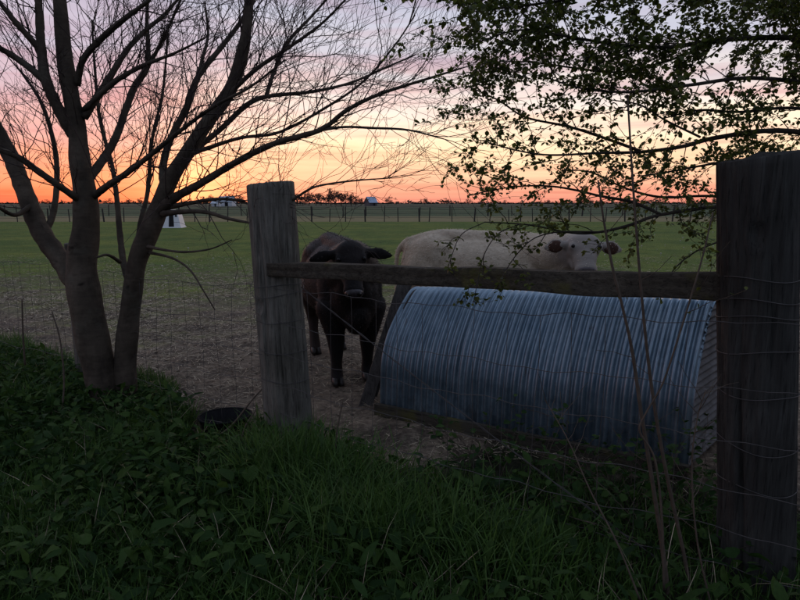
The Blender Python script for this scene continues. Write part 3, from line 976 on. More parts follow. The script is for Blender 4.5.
    # coat: short hair lying back along the body
    if fur:
        me = body.data; nvp = len(me.polygons)
        cen = np.empty(nvp * 3); me.polygons.foreach_get('center', cen); cen = cen.reshape(-1, 3)
        nr = np.empty(nvp * 3); me.polygons.foreach_get('normal', nr); nr = nr.reshape(-1, 3)
        ar = np.empty(nvp); me.polygons.foreach_get('area', ar)
        hd = np.linalg.norm(cen - np.array(tuple(poll + d * HL * 0.5)), axis=1) < HL * 0.5 + 0.12
        ok = (cen[:, 2] > 0.45) & ~(hd & (rng.random(nvp) < 0.93))
        pr_ = ar * ok; pr_ /= pr_.sum()
        idx = rng.choice(nvp, fur, p=pr_)
        o_ = cen[idx] + rng.normal(0, 0.006, (fur, 3)); nn = nr[idx]
        flow = np.tile(np.array([-0.75, 0, -0.45]), (fur, 1)) + rng.normal(0, 0.35, (fur, 3))
        flow -= nn * (flow * nn).sum(1)[:, None]
        dirv = flow + nn * rng.uniform(0.12, 0.45, (fur, 1))
        dirv /= np.linalg.norm(dirv, axis=1)[:, None]
        sd = np.cross(dirv, nn); sd /= np.linalg.norm(sd, axis=1)[:, None] + 1e-9
        ln = hair_len * rng.uniform(0.5, 1.3, (fur, 1)); wd = rng.uniform(0.0015, 0.0030, (fur, 1))
        mid = o_ + dirv * ln * 0.55; tip = o_ + dirv * ln - nn * ln * 0.15
        v = np.stack([o_ - sd * wd, o_ + sd * wd, mid + sd * wd * 0.8, mid - sd * wd * 0.8, tip], 1).reshape(-1, 3)
        b5 = (np.arange(fur) * 5)[:, None]
        f = np.concatenate([b5 + np.array([[0, 1, 2]]), b5 + np.array([[0, 2, 3]]), b5 + np.array([[3, 2, 4]])])
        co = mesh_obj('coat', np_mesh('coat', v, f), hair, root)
        tag(co, kind='stuff')
    root.scale = (size,) * 3
    return root
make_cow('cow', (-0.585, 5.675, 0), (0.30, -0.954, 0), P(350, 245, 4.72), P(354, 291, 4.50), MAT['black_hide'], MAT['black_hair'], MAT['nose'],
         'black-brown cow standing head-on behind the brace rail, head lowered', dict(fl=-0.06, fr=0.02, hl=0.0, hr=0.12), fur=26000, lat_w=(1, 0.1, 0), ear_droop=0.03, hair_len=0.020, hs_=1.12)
make_cow('cow', (1.02, 6.85, 0), (0.985, -0.17, 0), P(584, 238, 6.15), P(588, 268.5, 5.92), MAT['white_hide'], MAT['white_hair'], MAT['pink_nose'],
         'cream-white cow standing behind the corrugated shelter with its face turned over the rail', dict(fl=0.0, fr=0.10, hl=-0.05, hr=0.10), fur=24000, ear_mat=MAT['ear_brown'], lat_w=(1, 0, 0), ear_droop=0.03, hair_len=0.019, hs_=1.55, ear_out=0.245)

# ------------------------------------------------------------------ bare tree
tree_base = P(118, 408, 4.45); tree_base.z = 0
tree = empty('bare_tree', tree_base)
tag(tree, 'bare spreading tree with forked grey trunks beside the fence', 'tree')
def limb_pts(lst, n=6):
    """(px, py, Y, width px) -> smooth 3-D points and radii"""
    q = []
    for px, py, Y, w in lst:
        p = P(px, py, Y); q.append((*p, w / 2 / FPX * Y))
    c = cat_rom(q, n)
    return [Vector(a[:3]) for a in c], [max(0.0015, a[3]) for a in c]
trunks = [
    [(110, 425, 4.45, 40), (106, 404, 4.45, 34), (100, 370, 4.45, 31), (92, 335, 4.45, 31), (84, 295, 4.47, 32), (82, 262, 4.5, 29), (86, 230, 4.5, 25), (85, 195, 4.5, 21), (80, 160, 4.5, 19), (77, 130, 4.5, 17), (71, 95, 4.5, 15), (65, 60, 4.5, 14), (61, 17, 4.5, 12), (57, -40, 4.5, 11), (55, -120, 4.5, 6)],
    [(124, 422, 4.50, 30), (125, 400, 4.50, 25), (125, 370, 4.50, 22), (128, 330, 4.48, 20), (132, 295, 4.45, 19), (138, 260, 4.42, 19), (149, 232, 4.4, 20), (159, 208, 4.4, 17), (170, 180, 4.4, 15), (187, 153, 4.4, 14), (207, 123, 4.4, 13), (230, 90, 4.4, 12), (243, 50, 4.4, 11), (248, 17, 4.4, 9), (252, -40, 4.4, 6), (260, -100, 4.4, 3)],
]
limbs = [
    [(80, 292, 4.55, 24), (62, 262, 4.62, 23), (40, 230, 4.70, 22), (26, 195, 4.78, 20), (12, 160, 4.85, 18), (-8, 120, 4.9, 15), (-30, 70, 5.0, 10), (-50, 0, 5.0, 5)],
    [(74, 135, 4.5, 15), (60, 112, 4.45, 13), (46, 80, 4.4, 12), (41, 45, 4.4, 10), (39, 10, 4.4, 8), (36, -60, 4.4, 5)],
    [(46, 82, 4.4, 9), (30, 68, 4.35, 8), (10, 54, 4.3, 7), (-15, 40, 4.2, 5), (-40, 20, 4.2, 3)],
    [(42, 52, 4.4, 8), (28, 36, 4.35, 7), (12, 18, 4.3, 6), (-10, -10, 4.3, 3)],
    [(84, 203, 4.5, 9), (62, 188, 4.3, 8), (38, 171, 4.2, 8), (16, 156, 4.1, 7), (-12, 146, 4.0, 5), (-50, 130, 3.9, 3)],
    [(84, 118, 4.5, 9), (108, 80, 4.6, 8), (127, 50, 4.7, 6), (146, 30, 4.8, 5), (165, 14, 4.9, 4), (190, -15, 5.0, 2)],
    [(84, 110, 4.5, 7), (112, 84, 4.4, 6), (140, 67, 4.3, 5), (175, 53, 4.2, 3), (205, 38, 4.1, 2)],
    [(77, 85, 4.5, 8), (83, 60, 4.45, 7), (100, 40, 4.4, 7), (123, 20, 4.3, 6), (150, 0, 4.2, 4)],
    [(88, 180, 4.5, 11), (104, 158, 4.65, 10), (116, 137, 4.75, 9), (124, 115, 4.85, 8), (134, 88, 4.95, 8), (147, 67, 5.0, 7), (148, 45, 5.05, 5), (147, 15, 5.1, 4), (150, -30, 5.1, 2)],
    [(146, 70, 5.0, 5), (160, 45, 4.95, 4), (172, 20, 4.9, 3), (185, -10, 4.9, 2)],
    [(94, 196, 4.5, 9), (110, 184, 4.35, 8), (127, 173, 4.25, 7), (153, 153, 4.1, 6), (180, 131, 4.0, 5), (213, 107, 3.9, 4), (250, 87, 3.8, 3), (285, 60, 3.7, 2)],
    [(164, 190, 4.4, 10), (163, 167, 4.5, 9), (170, 140, 4.6, 8), (187, 107, 4.7, 8), (198, 77, 4.8, 7), (219, 50, 4.9, 6), (237, 27, 5.0, 5), (255, 0, 5.0, 3)],
    [(198, 80, 4.8, 5), (202, 60, 4.85, 4), (208, 35, 4.9, 3), (205, 5, 4.9, 2)],
    [(158, 212, 4.4, 16), (176, 197, 4.3, 11), (200, 184, 4.22, 9), (233, 164, 4.1, 8), (273, 144, 4.0, 7), (320, 130, 3.9, 6), (347, 110, 3.85, 5), (380, 94, 3.8, 4), (427, 79, 3.75, 3), (462, 68, 3.7, 2)],
    [(320, 130, 3.9, 4), (345, 127, 3.85, 3), (372, 128, 3.8, 3), (408, 130, 3.75, 2.4), (444, 139, 3.7, 1.5)],
    [(185, 156, 4.4, 8), (203, 143, 4.5, 7), (222, 128, 4.6, 6), (248, 104, 4.7, 6), (270, 96, 4.8, 5), (310, 92, 4.9, 4), (350, 83, 5.0, 3), (387, 67, 5.1, 2.5), (415, 55, 5.2, 1.5)],
    [(266, 97, 4.8, 5), (274, 72, 4.85, 4.5), (288, 42, 4.9, 4), (310, 18, 5.0, 3), (335, -10, 5.0, 2)],
    [(186, 156, 4.40, 6), (205, 149, 4.32, 5), (240, 138, 4.2, 4), (280, 132, 4.1, 3.5), (330, 105, 4.0, 3), (365, 80, 3.9, 2.5), (395, 45, 3.8, 2), (415, 15, 3.8, 1.5)],
    [(225, 98, 4.4, 6), (255, 70, 4.3, 5), (285, 50, 4.2, 4), (320, 25, 4.1, 3), (350, -5, 4.0, 2)],
    [(165, 208, 4.4, 7), (190, 203, 4.2, 5), (218, 199, 4.1, 4), (245, 201, 4.0, 3)],
    [(162, 214, 4.38, 8), (180, 212, 4.1, 6), (205, 212, 3.95, 5), (230, 219, 3.85, 4), (262, 225, 3.75, 2)],
    [(145, 246, 4.4, 5), (165, 250, 4.1, 3), (185, 252, 3.95, 3), (210, 249, 3.85, 2), (232, 240, 3.8, 1.5)],
    [(147, 252, 4.4, 4), (172, 258, 4.2, 3), (190, 270, 4.1, 2.5), (203, 290, 4.0, 2), (215, 310, 4.0, 1.3)],
    [(131, 288, 4.46, 9), (124, 265, 4.6, 8), (120, 235, 4.75, 7), (117, 200, 4.9, 6), (112, 165, 5.0, 5), (100, 120, 5.1, 4), (95, 70, 5.2, 3), (92, 20, 5.3, 2)],
    [(134, 270, 4.55, 6), (140, 225, 4.8, 6), (148, 190, 4.9, 5), (152, 140, 5.0, 4), (163, 90, 5.1, 3), (168, 30, 5.2, 2)],
    [(293, 200, 3.7, 3.2), (312, 188, 3.7, 2.8), (335, 183, 3.7, 2.4), (362, 180, 3.7, 2), (392, 178, 3.7, 1.2)],
    [(120, 262, 4.5, 5), (108, 255, 4.35, 3.5), (97, 257, 4.25, 2.5)],
    [(32, 205, 4.75, 7), (15, 215, 4.5, 5), (-5, 205, 4.3, 4), (-30, 190, 4.2, 2)],
    [(44, 236, 4.69, 8), (54, 210, 4.85, 7), (57, 170, 5.0, 6), (52, 135, 5.05, 5), (40, 100, 5.1, 4), (20, 70, 5.2, 3)],
]
limbs.append([(250, 205, 4.0, 3.2), (268, 202, 3.9, 3), (293, 200, 3.7, 3.2)])
allpaths = []
for tr in trunks:
    pts, rad = limb_pts(tr, 7)
    m = MB(); m.tube([p - tree_base for p in pts], [r * (1 + 0.03 * math.sin(i * 0.7)) for i, r in enumerate(rad)], 24, lump=0.035)
    m.build('trunk', MAT['bark'], tree)
    allpaths.append((pts, rad))
for lb in limbs:
    pts, rad = limb_pts(lb, 6)
    rad = [r * 0.82 for r in rad]
    m = MB(); m.tube([p - tree_base for p in pts], [r * (1 + 0.06 * math.sin(i * 2.3)) for i, r in enumerate(rad)], 10, wob=0.03)
    m.build('limb', MAT['bark'], tree)
    allpaths.append((pts, rad))
# twigs
tw = MB()
def grow(p, d, L, r, depth, mb, up=0.35, kids=(3, 6), tips=None, wander=0.13):
    n = 7 if depth > 0 else 5
    pts = [p.copy()]; dd = d.normalized()
    for i in range(n):
        dd = (dd + Vector((random.gauss(0, wander), random.gauss(0, wander), random.gauss(0, wander) + up * 0.12))).normalized()
        pts.append(pts[-1] + dd * (L / n))
    rad = [max(0.0011, r * (1 - 0.75 * i / n)) for i in range(n + 1)]
    mb.tube([q - mb.off for q in pts], rad, 5 if r > 0.006 else 3, cap=False)
    if tips is not None: tips.append((pts, depth))
    if depth > 0:
        for _ in range(random.randint(*kids)):
            t = random.uniform(0.15, 0.95); i = min(n - 1, int(t * n))
            b = pts[i].lerp(pts[i + 1], t * n - i)
            tan = (pts[i + 1] - pts[i]).normalized()
            side = tan.orthogonal().normalized(); side.rotate(Quaternion(tan, random.uniform(0, 6.283)))
            a = random.uniform(0.35, 0.95)
            nd = tan * math.cos(a) + side * math.sin(a) + Vector((0, 0, up * 0.5))
            grow(b, nd, L * random.uniform(0.3, 0.6), max(0.0014, rad[i] * 0.65), depth - 1, mb, up, kids, tips, wander)
tw.off = tree_base
for (pts, rad) in allpaths:
    n = len(pts)
    acc = 0
    for i in range(1, n - 1):
        seg = (pts[i + 1] - pts[i]).length
        if pts[i].z < 1.55 or rad[i] > 0.10: continue
        acc += seg * (15 if rad[i] < 0.05 else 8)
        while acc > 1:
            acc -= 1
            tan = (pts[i + 1] - pts[i]).normalized()
            side = tan.orthogonal().normalized(); side.rotate(Quaternion(tan, random.uniform(0, 6.283)))
            a = random.uniform(0.35, 0.95)
            nd = tan * math.cos(a) + side * math.sin(a) + Vector((0, 0, 0.2))
            grow(pts[i].copy(), nd, random.uniform(0.3, 1.05), min(0.005, max(0.0022, rad[i] * 0.35)), 1 if random.random() < 0.65 else 2, tw, 0.22, (3, 5), None, 0.21)
    # leader continues in fine twigs
    tan = (pts[-1] - pts[-3]).normalized()
    if pts[-1].z < 1.5: continue
    for _ in range(4):
        grow(pts[-1 - random.randint(0, 3)].copy(), tan + Vector((random.gauss(0, .3), random.gauss(0, .3), random.gauss(0.1, .25))), random.uniform(0.3, 0.7), 0.003, 1, tw, 0.3, (3, 5))
o = tw.build('twigs', MAT['twig'], tree); tag(o, kind='stuff')

# ------------------------------------------------------------------ leafy tree reaching in from beyond the right post
lt_base = Vector((3.05, 3.3, 0))
ltree = empty('leafy_tree', lt_base)
tag(ltree, 'small-leaved tree whose dark leafy boughs hang over the corrugated shelter', 'tree')
m = MB(); m.tube([p - lt_base for p in [Vector((3.05, 3.3, -0.1)), Vector((3.02, 3.28, 0.5)), Vector((2.9, 3.22, 1.2)), Vector((2.75, 3.15, 2.0)), Vector((2.6, 3.1, 2.9)), Vector((2.4, 3.1, 3.8)), Vector((2.3, 3.0, 4.6))]],
                 [0.14, 0.11, 0.10, 0.085, 0.07, 0.05, 0.03], 16, wob=0.03)
m.build('trunk', MAT['bark2'], ltree)
boughs = [
    # px, py, Y, width
    [(980, 175, 3.22, 14), (880, 150, 3.05, 10), (790, 131, 2.9, 8), (720, 137, 2.85, 7), (680, 147, 2.8, 6), (640, 152, 2.8, 5), (600, 153, 2.78, 4), (550, 155, 2.75, 3), (515, 150, 2.75, 2.5), (480, 140, 2.7, 1.5)],
    [(640, 151, 2.8, 5), (610, 140, 2.85, 4.5), (570, 127, 2.9, 4), (525, 117, 2.95, 3), (498, 100, 3.0, 2.5), (462, 84, 3.0, 1.6)],
    [(960, 70, 3.2, 14), (860, 45, 3.0, 10), (795, 38, 2.85, 8), (720, 40, 2.8, 7), (670, 47, 2.75, 6), (620, 45, 2.7, 5), (570, 37, 2.7, 4), (520, 30, 2.7, 3), (478, 42, 2.7, 2)],
    [(970, 215, 3.25, 12), (870, 205, 3.1, 9), (770, 205, 3.0, 7), (715, 207, 2.95, 6), (690, 210, 2.92, 6), (655, 216, 2.9, 5), (630, 225, 2.88, 5), (600, 232, 2.86, 4), (572, 233, 2.85, 3), (530, 225, 2.83, 2.5), (485, 222, 2.8, 1.6)],
    [(660, 214, 2.9, 5), (632, 202, 2.92, 5), (600, 196, 2.94, 4), (575, 190, 2.95, 3.5), (547, 186, 2.95, 3), (512, 187, 2.95, 2.2), (470, 195, 2.95, 1.3)],
    [(780, 190, 3.0, 6), (735, 196, 3.05, 5), (700, 196, 3.1, 4), (660, 197, 3.1, 4), (625, 188, 3.1, 3), (590, 172, 3.1, 2.5), (560, 170, 3.1, 1.6)],
    [(600, 232, 2.86, 3), (560, 232, 2.8, 2.4), (535, 238, 2.76, 2), (518, 253, 2.72, 1.8), (505, 272, 2.70, 1.5), (497, 290, 2.68, 1.2)],
    [(520, 224, 2.8, 2.2), (498, 234, 2.74, 1.8), (484, 255, 2.70, 1.6), (478, 280, 2.68, 1.4), (473, 305, 2.67, 1.1)],
    [(485, 222, 2.8, 1.6), (462, 234, 2.76, 1.4), (452, 255, 2.74, 1.2), (448, 268, 2.73, 1)],
    [(930, 20, 3.2, 10), (840, 5, 2.9, 8), (760, -10, 2.7, 7), (680, -15, 2.6, 6), (600, -5, 2.55, 5), (530, 5, 2.5, 3.5), (470, 12, 2.5, 2)],
    [(900, 100, 3.1, 8), (820, 85, 2.9, 7), (750, 78, 2.75, 6), (690, 85, 2.65, 5), (630, 92, 2.6, 4), (580, 88, 2.6, 3), (540, 75, 2.6, 2)],
    [(760, -10, 2.7, 7), (700, -60, 2.5, 6), (640, -110, 2.35, 5), (560, -140, 2.2, 4), (470, -150, 2.1, 3)],  # this bough and the next: unseen overhead, added to shade the foreground
    [(860, 45, 3.0, 8), (800, -50, 2.6, 7), (760, -130, 2.3, 6), (700, -200, 2.1, 5), (600, -240, 1.9, 3)],
    [(720, 40, 2.8, 5), (670, 60, 2.85, 4), (620, 72, 2.9, 3.5), (575, 68, 2.95, 3), (530, 62, 3.0, 2.4), (485, 62, 3.0, 1.5)],
    [(700, 137, 2.82, 4), (665, 120, 2.75, 3), (640, 105, 2.7, 2.5), (612, 100, 2.7, 1.6)],
    [(860, 160, 3.1, 6), (790, 163, 3.0, 5), (740, 160, 2.95, 4), (700, 166, 2.92, 3.5), (668, 172, 2.9, 3), (640, 176, 2.9, 2)],
    [(850, 115, 3.0, 6), (790, 108, 2.9, 5), (740, 112, 2.85, 4), (700, 110, 2.8, 3), (665, 118, 2.8, 2)],
    [(723, 240, 3.0, 3), (695, 252, 2.95, 2.5), (672, 272, 2.9, 2), (660, 300, 2.88, 1.4)],
]
lf_pos, lf_dir = [], []
lt = MB(); lt.off = lt_base
tips = []
for bi, lb in enumerate(boughs):
    pts, rad = limb_pts(lb, 6)
    rad = [r * 0.62 for r in rad]
    m = MB(); m.tube([p - lt_base for p in pts], rad, 8, wob=0.04); m.build('limb', MAT['bark2'], ltree)
    top_b = bi in (2, 9, 11, 12, 13, 10)
    acc = 0; n = len(pts)
    for i in range(2, n - 1):
        seg = (pts[i + 1] - pts[i]).length
        acc += seg * (54 if bi in (2, 9) else 29 if top_b else (9 if bi == 3 else 19 if bi < 6 or bi in (15, 16) else 9))
        while acc > 1:
            acc -= 1
            tan = (pts[i + 1] - pts[i]).normalized()
            side = tan.orthogonal().normalized(); side.rotate(Quaternion(tan, random.uniform(0, 6.283)))
            a = random.uniform(0.5, 1.2)
            nd = tan * math.cos(a) + side * math.sin(a) + Vector((0, 0, 0.1 if not top_b else 0.02))
            L = random.uniform(0.10, 0.34) if not top_b else random.uniform(0.12, 0.42)
            if bi in (6, 7, 8): L *= 0.45
            if bi in (11, 12) and random.random() < 0.6: continue
            grow(pts[i].copy(), nd, L, 0.0028, 1, lt, -0.1, (2, 4), tips, 0.2)
    tips.append((pts[-14:], 0))
o = lt.build('twigs', MAT['bark2'], ltree); tag(o, kind='stuff')
for pts, depth in tips:
    # leaves in little clusters along each twig
    L = sum((pts[i + 1] - pts[i]).length for i in range(len(pts) - 1))
    ncl = max(1, int(L / 0.022))
    for _ in range(ncl):
        t = random.uniform(0.12, 1.0) * (len(pts) - 1); i = min(len(pts) - 2, int(t))
        b = pts[i].lerp(pts[i + 1], t - i)
        tan = (pts[i + 1] - pts[i]).normalized()
        for _ in range(random.randint(1, 3)):
            dv = tan * 0.5 + Vector((random.gauss(0, .7), random.gauss(0, .7), random.gauss(0.0, .6)))
            lf_pos.append(tuple(b + dv.normalized() * 0.006)); lf_dir.append(tuple(dv.normalized()))
# small lobed leaf, folded along the midrib
LEAF_V = np.array([(0, 0, 0), (0.22, 0.02, 0.02), (0.55, 0.0, 0.0), (1.0, 0, -0.06), (0.30, 0.30, 0.10), (0.62, 0.36, 0.12), (0.86, 0.16, 0.03), (0.30, -0.30, 0.10), (0.62, -0.36, 0.12), (0.86, -0.16, 0.03)])
LEAF_F = np.array([(0, 1, 4), (1, 2, 5), (1, 5, 4), (2, 6, 5), (2, 3, 6), (0, 7, 1), (1, 8, 2), (1, 7, 8), (2, 8, 9), (2, 9, 3)])
def dir_mats(d, scale, roll):
    d = np.asarray(d, float); d /= np.linalg.norm(d, axis=1)[:, None]
    ref = np.tile(np.array([0.0, 0, 1]), (len(d), 1)); bad = np.abs(d[:, 2]) > 0.95; ref[bad] = (1, 0, 0)
    s = np.cross(ref, d); s /= np.linalg.norm(s, axis=1)[:, None]
    u = np.cross(d, s)
    c, sn = np.cos(roll)[:, None], np.sin(roll)[:, None]
    s2 = s * c + u * sn; u2 = -s * sn + u * c
    return np.stack([d, s2, u2], -1) * np.asarray(scale)[:, None, None]
lf_pos = np.array(lf_pos); lf_dir = np.array(lf_dir)
nl = len(lf_pos)
Ms = dir_mats(lf_dir, rng.uniform(0.012, 0.029, nl), rng.uniform(-0.9, 0.9, nl))
v, f = inst(LEAF_V, LEAF_F, Ms, lf_pos - np.array(tuple(lt_base)))
o = mesh_obj('crown', np_mesh('crown', v, f), MAT['leaf'], ltree); tag(o, kind='stuff')
print('leaves', nl, 'twig faces', len(tw.f), len(lt.f))

# ------------------------------------------------------------------ bare saplings in front of the shelter
def sapling(stems, label, twigs=10, leaves=0, mat='cane'):
    b = P(*stems[0][0][:3]); b.z = 0
    root = empty('sapling', b)
    tag(root, label, 'sapling', 'thin canes growing along the fence')
    tm = MB(); tm.off = b; tp = []
    for st in stems:
        pts, rad = limb_pts(st, 7)
        rad = [r * 0.55 for r in rad]
        m = MB(); m.tube([p - b for p in pts], rad, 7, wob=0.05); m.build('stem', MAT[mat], root)
        for _ in range(twigs):
            i = random.randint(int(len(pts) * 0.3), len(pts) - 2)
            tan = (pts[i + 1] - pts[i]).normalized()
            side = tan.orthogonal().normalized(); side.rotate(Quaternion(tan, random.uniform(0, 6.283)))
            grow(pts[i].copy(), tan * 0.5 + side, random.uniform(0.08, 0.25), 0.0018, 0, tm, 0.3, (1, 2), tp)
    o = tm.build('twigs', MAT[mat], root); tag(o, kind='stuff')
    if leaves:
        pos, dr = [], []
        for _ in range(leaves):
            pts, _d = random.choice(tp); q = random.choice(pts)
            pos.append(tuple(q)); dr.append((random.gauss(0, 1), random.gauss(0, 1), random.gauss(0.2, .6)))
        Ms = dir_mats(np.array(dr), rng.uniform(0.014, 0.03, leaves), rng.uniform(-1, 1, leaves))
        v, f = inst(LEAF_V, LEAF_F, Ms, np.array(pos) - np.array(tuple(b)))
        o = mesh_obj('leaves', np_mesh('leaves', v, f), MAT['leaf'], root); tag(o, kind='stuff')
sapling([[(668, 600, 2.12, 11), (664, 560, 2.12, 9), (656, 505, 2.12, 8), (648, 455, 2.13, 7.5), (640, 405, 2.13, 7), (632, 350, 2.14, 6), (622, 305, 2.15, 5), (612, 265, 2.17, 5), (604, 222, 2.2, 4), (598, 180, 2.2, 3)]],
        'bare tan cane, thickest of the stems before the corrugated shelter', 5)
sapling([[(694, 610, 2.2, 8), (684, 555, 2.2, 7), (672, 500, 2.2, 7), (660, 440, 2.2, 6.5), (650, 375, 2.2, 6), (643, 310, 2.2, 5), (637, 240, 2.22, 4.5), (632, 170, 2.25, 4), (628, 104, 2.3, 3.5), (627, 95, 2.3, 5)]],
        'tall thin cane rising past the rail to the leafy boughs', 4)
sapling([[(664, 590, 2.05, 5), (662, 520, 2.06, 4.5), (655, 460, 2.08, 4), (640, 432, 2.09, 4), (645, 415, 2.1, 3.8), (662, 385, 2.1, 3.6), (676, 345, 2.1, 3.5), (690, 300, 2.12, 3.5), (703, 255, 2.15, 3), (713, 212, 2.2, 2.5)]],
        'kinked thin cane leaning towards the dark wire-wrapped post', 4, 12)
sapling([[(712, 610, 2.0, 4), (697, 540, 2.02, 3.5), (692, 470, 2.05, 3), (697, 420, 2.08, 2.4), (706, 390, 2.1, 2)], [(640, 600, 1.95, 4), (618, 545, 2.0, 3.5), (590, 490, 2.1, 3), (568, 440, 2.2, 2.4), (545, 400, 2.3, 1.6)]],
        'low tangle of thin dry stems at the foot of the dark post', 12)
# brambles low along the shelter
def bramble(pxs, label, n=26, seed=1):
    random.seed(seed)
    b = G(*pxs); b.z = 0
    root = empty('bramble', b); tag(root, label, 'bramble', 'low brambles by the shelter')
    tm = MB(); tm.off = b; tp = []
    for _ in range(n):
        p = b + Vector((random.uniform(-0.3, 0.3), random.uniform(-0.22, 0.22), 0))
        grow(p, Vector((random.gauss(0, .8), random.gauss(0, .6), 0.9)), random.uniform(0.25, 0.65), 0.0026, 1, tm, -0.5, (1, 3), tp, 0.16)
    tm.build('stems', MAT['cane'], root)['kind'] = 'stuff'
    pos, dr = [], []
    for pts, _d in tp:
        for _ in range(4):
            q = random.choice(pts)
            if q.z < 0.02: continue
            pos.append(tuple(q)); dr.append((random.gauss(0, 1), random.gauss(0, 1), random.gauss(0.1, .4)))
    Ms = dir_mats(np.array(dr), rng.uniform(0.025, 0.06, len(dr)), rng.uniform(-.6, .6, len(dr)))
    v, f = inst(LEAF_V, LEAF_F, Ms, np.array(pos) - np.array(tuple(b)))
    tag(mesh_obj('leaves', np_mesh('leaves', v, f), MAT['weed'], root), kind='stuff')
bramble((590, 500), 'leafy bramble in front of the shelter below its corrugated side', 22, 2)
bramble((500, 470), 'small bramble beside the shelter skid board', 14, 3)
bramble((655, 520), 'dense bramble among the bare canes', 26, 4)
bramble((700, 490), 'bramble at the end wall of the corrugated shelter', 18, 6)
random.seed(11)

# ------------------------------------------------------------------ verge plants
def blade(curve, w=0.055, n=4):
    vs = []; fs = []
    for i in range(n):
        t = i / n
        x = curve * t ** 2; z = t * (1 - 0.35 * curve * t)
        ww_ = w * (1 - 0.55 * t)
        vs += [(x, -ww_ / 2, z), (x, ww_ / 2, z)]
    vs.append((curve, 0, 1 - 0.35 * curve))
    for i in range(n - 1):
        a = 2 * i
        fs += [(a, a + 1, a + 3), (a, a + 3, a + 2)]
    a = 2 * (n - 1)
    fs.append((a, a + 1, 2 * n))
    return np.array(vs), np.array(fs)
BL = [blade(0.12), blade(0.3), blade(0.55), blade(0.85), blade(0.45, 0.04)]
def blades(xy, h, wscale=None, lean=0.25):
    n = len(xy); parts = []
    kind = rng.integers(0, len(BL), n)
    for k in range(len(BL)):
        s = kind == k; m_ = s.sum()
        if m_ == 0: continue
        hh = h[s]
        ws = np.ones(m_) if wscale is None else wscale[s]
        M = rotz(rng.uniform(0, 2 * np.pi, m_)) @ rotx(rng.normal(0, lean, m_))
        S = np.zeros((m_, 3, 3)); S[:, 0, 0] = hh; S[:, 1, 1] = ws; S[:, 2, 2] = hh
        M = M @ S
        off = np.stack([xy[s, 0], xy[s, 1], ground_z(xy[s, 0], xy[s, 1]) - 0.01], -1)
        parts.append(inst(BL[k][0], BL[k][1], M, off))
    return stack(parts)
tb = np.array(tree_base)
TUB = G(226, 430)
def scatter(n, x0, x1, y0, y1, cond):
    out = []
    tot = 0
    while tot < n:
        p = np.stack([rng.uniform(x0, x1, n), rng.uniform(y0, y1, n)], -1)
        p = p[cond(p[:, 0], p[:, 1])]
        out.append(p); tot += len(p)
    return np.concatenate(out)[:n]
def verge_ok(x, y):
    s = fside(x, y)
    dens = 0.5 + 0.5 * snoise(x, y, 2.7, 5)
    edge = -0.02 + 0.16 * snoise(x, y, 3.1, 13)
    view = np.abs(x) < 0.85 * y + 0.4
    s = s - 0.6 * np.clip(x / 0.9, 0, 1)
    right = np.where(x > 0.2, rng.random(len(x)) < 0.5, True)
    left = (s < edge) | ((x < -1.9) & (s < edge + 0.35))
    return left & view & (rng.random(len(x)) < dens ** 1.2 + 0.08) & (np.hypot(x - tb[0], y - tb[1]) > 0.2) & right & ~((np.abs(x - TUB[0]) < 0.26) & (y > TUB[1] - 0.42) & (y < TUB[1] + 0.3))
xy = scatter(40000, -5.0, 2.2, 1.5, 6.6, verge_ok)
hh = rng.uniform(0.10, 0.32, len(xy)) * (0.7 + 0.5 * snoise(xy[:, 0], xy[:, 1], 1.7, 21))
v, f = blades(xy, hh, rng.uniform(0.08, 0.17, len(xy)))
tag(mesh_obj('verge_grass', np_mesh('verge_grass', v, f), MAT['grass']), 'dark green grass of the verge on the near side of the fence', 'grass', kind='stuff')
# broad ground-cover leaves between the grass
WEED_V = np.array([(0, 0, 0), (0.10, 0.0, 0.01), (0.45, 0, 0.05), (0.8, 0, 0.03), (1.0, 0, -0.03),
                   (0.03, 0.20, 0.06), (0.30, 0.36, 0.11), (0.62, 0.27, 0.09), (0.86, 0.10, 0.03),
                   (0.03, -0.20, 0.06), (0.30, -0.36, 0.11), (0.62, -0.27, 0.09), (0.86, -0.10, 0.03)])
WEED_F = np.array([(0, 1, 5), (1, 6, 5), (1, 2, 6), (2, 7, 6), (2, 3, 7), (3, 8, 7), (3, 4, 8),
                   (0, 9, 1), (1, 9, 10), (1, 10, 2), (2, 10, 11), (2, 11, 3), (3, 11, 12), (3, 12, 4)])
def leaf_shape(width, tipw, cup, seed):
    # veined leaf with a wavy edge, n rows along the midrib
    rs = np.random.default_rng(seed); rows = 6; vs = []; fs = []
    for i in range(rows + 1):
        t = i / rows
        w = width * (math.sin(math.pi * min(1, t ** tipw)) ** 0.8 + 0.03) * (1 + rs.uniform(-.14, .14))
        sag = -0.30 * t * t + 0.12 * t
        vs += [(t, -w, sag + cup * w + rs.uniform(-.03, .03)), (t, 0, sag), (t, w, sag + cup * w + rs.uniform(-.03, .03))]
    for i in range(rows):
        a = 3 * i
        fs += [(a, a + 1, a + 4), (a, a + 4, a + 3), (a + 1, a + 2, a + 5), (a + 1, a + 5, a + 4)]
    return np.array(vs), np.array(fs)
SHAPES = [leaf_shape(0.30, 0.75, 0.35, 1), leaf_shape(0.17, 0.8, 0.3, 2), leaf_shape(0.24, 0.62, 0.5, 3), leaf_shape(0.12, 0.9, 0.2, 4)]
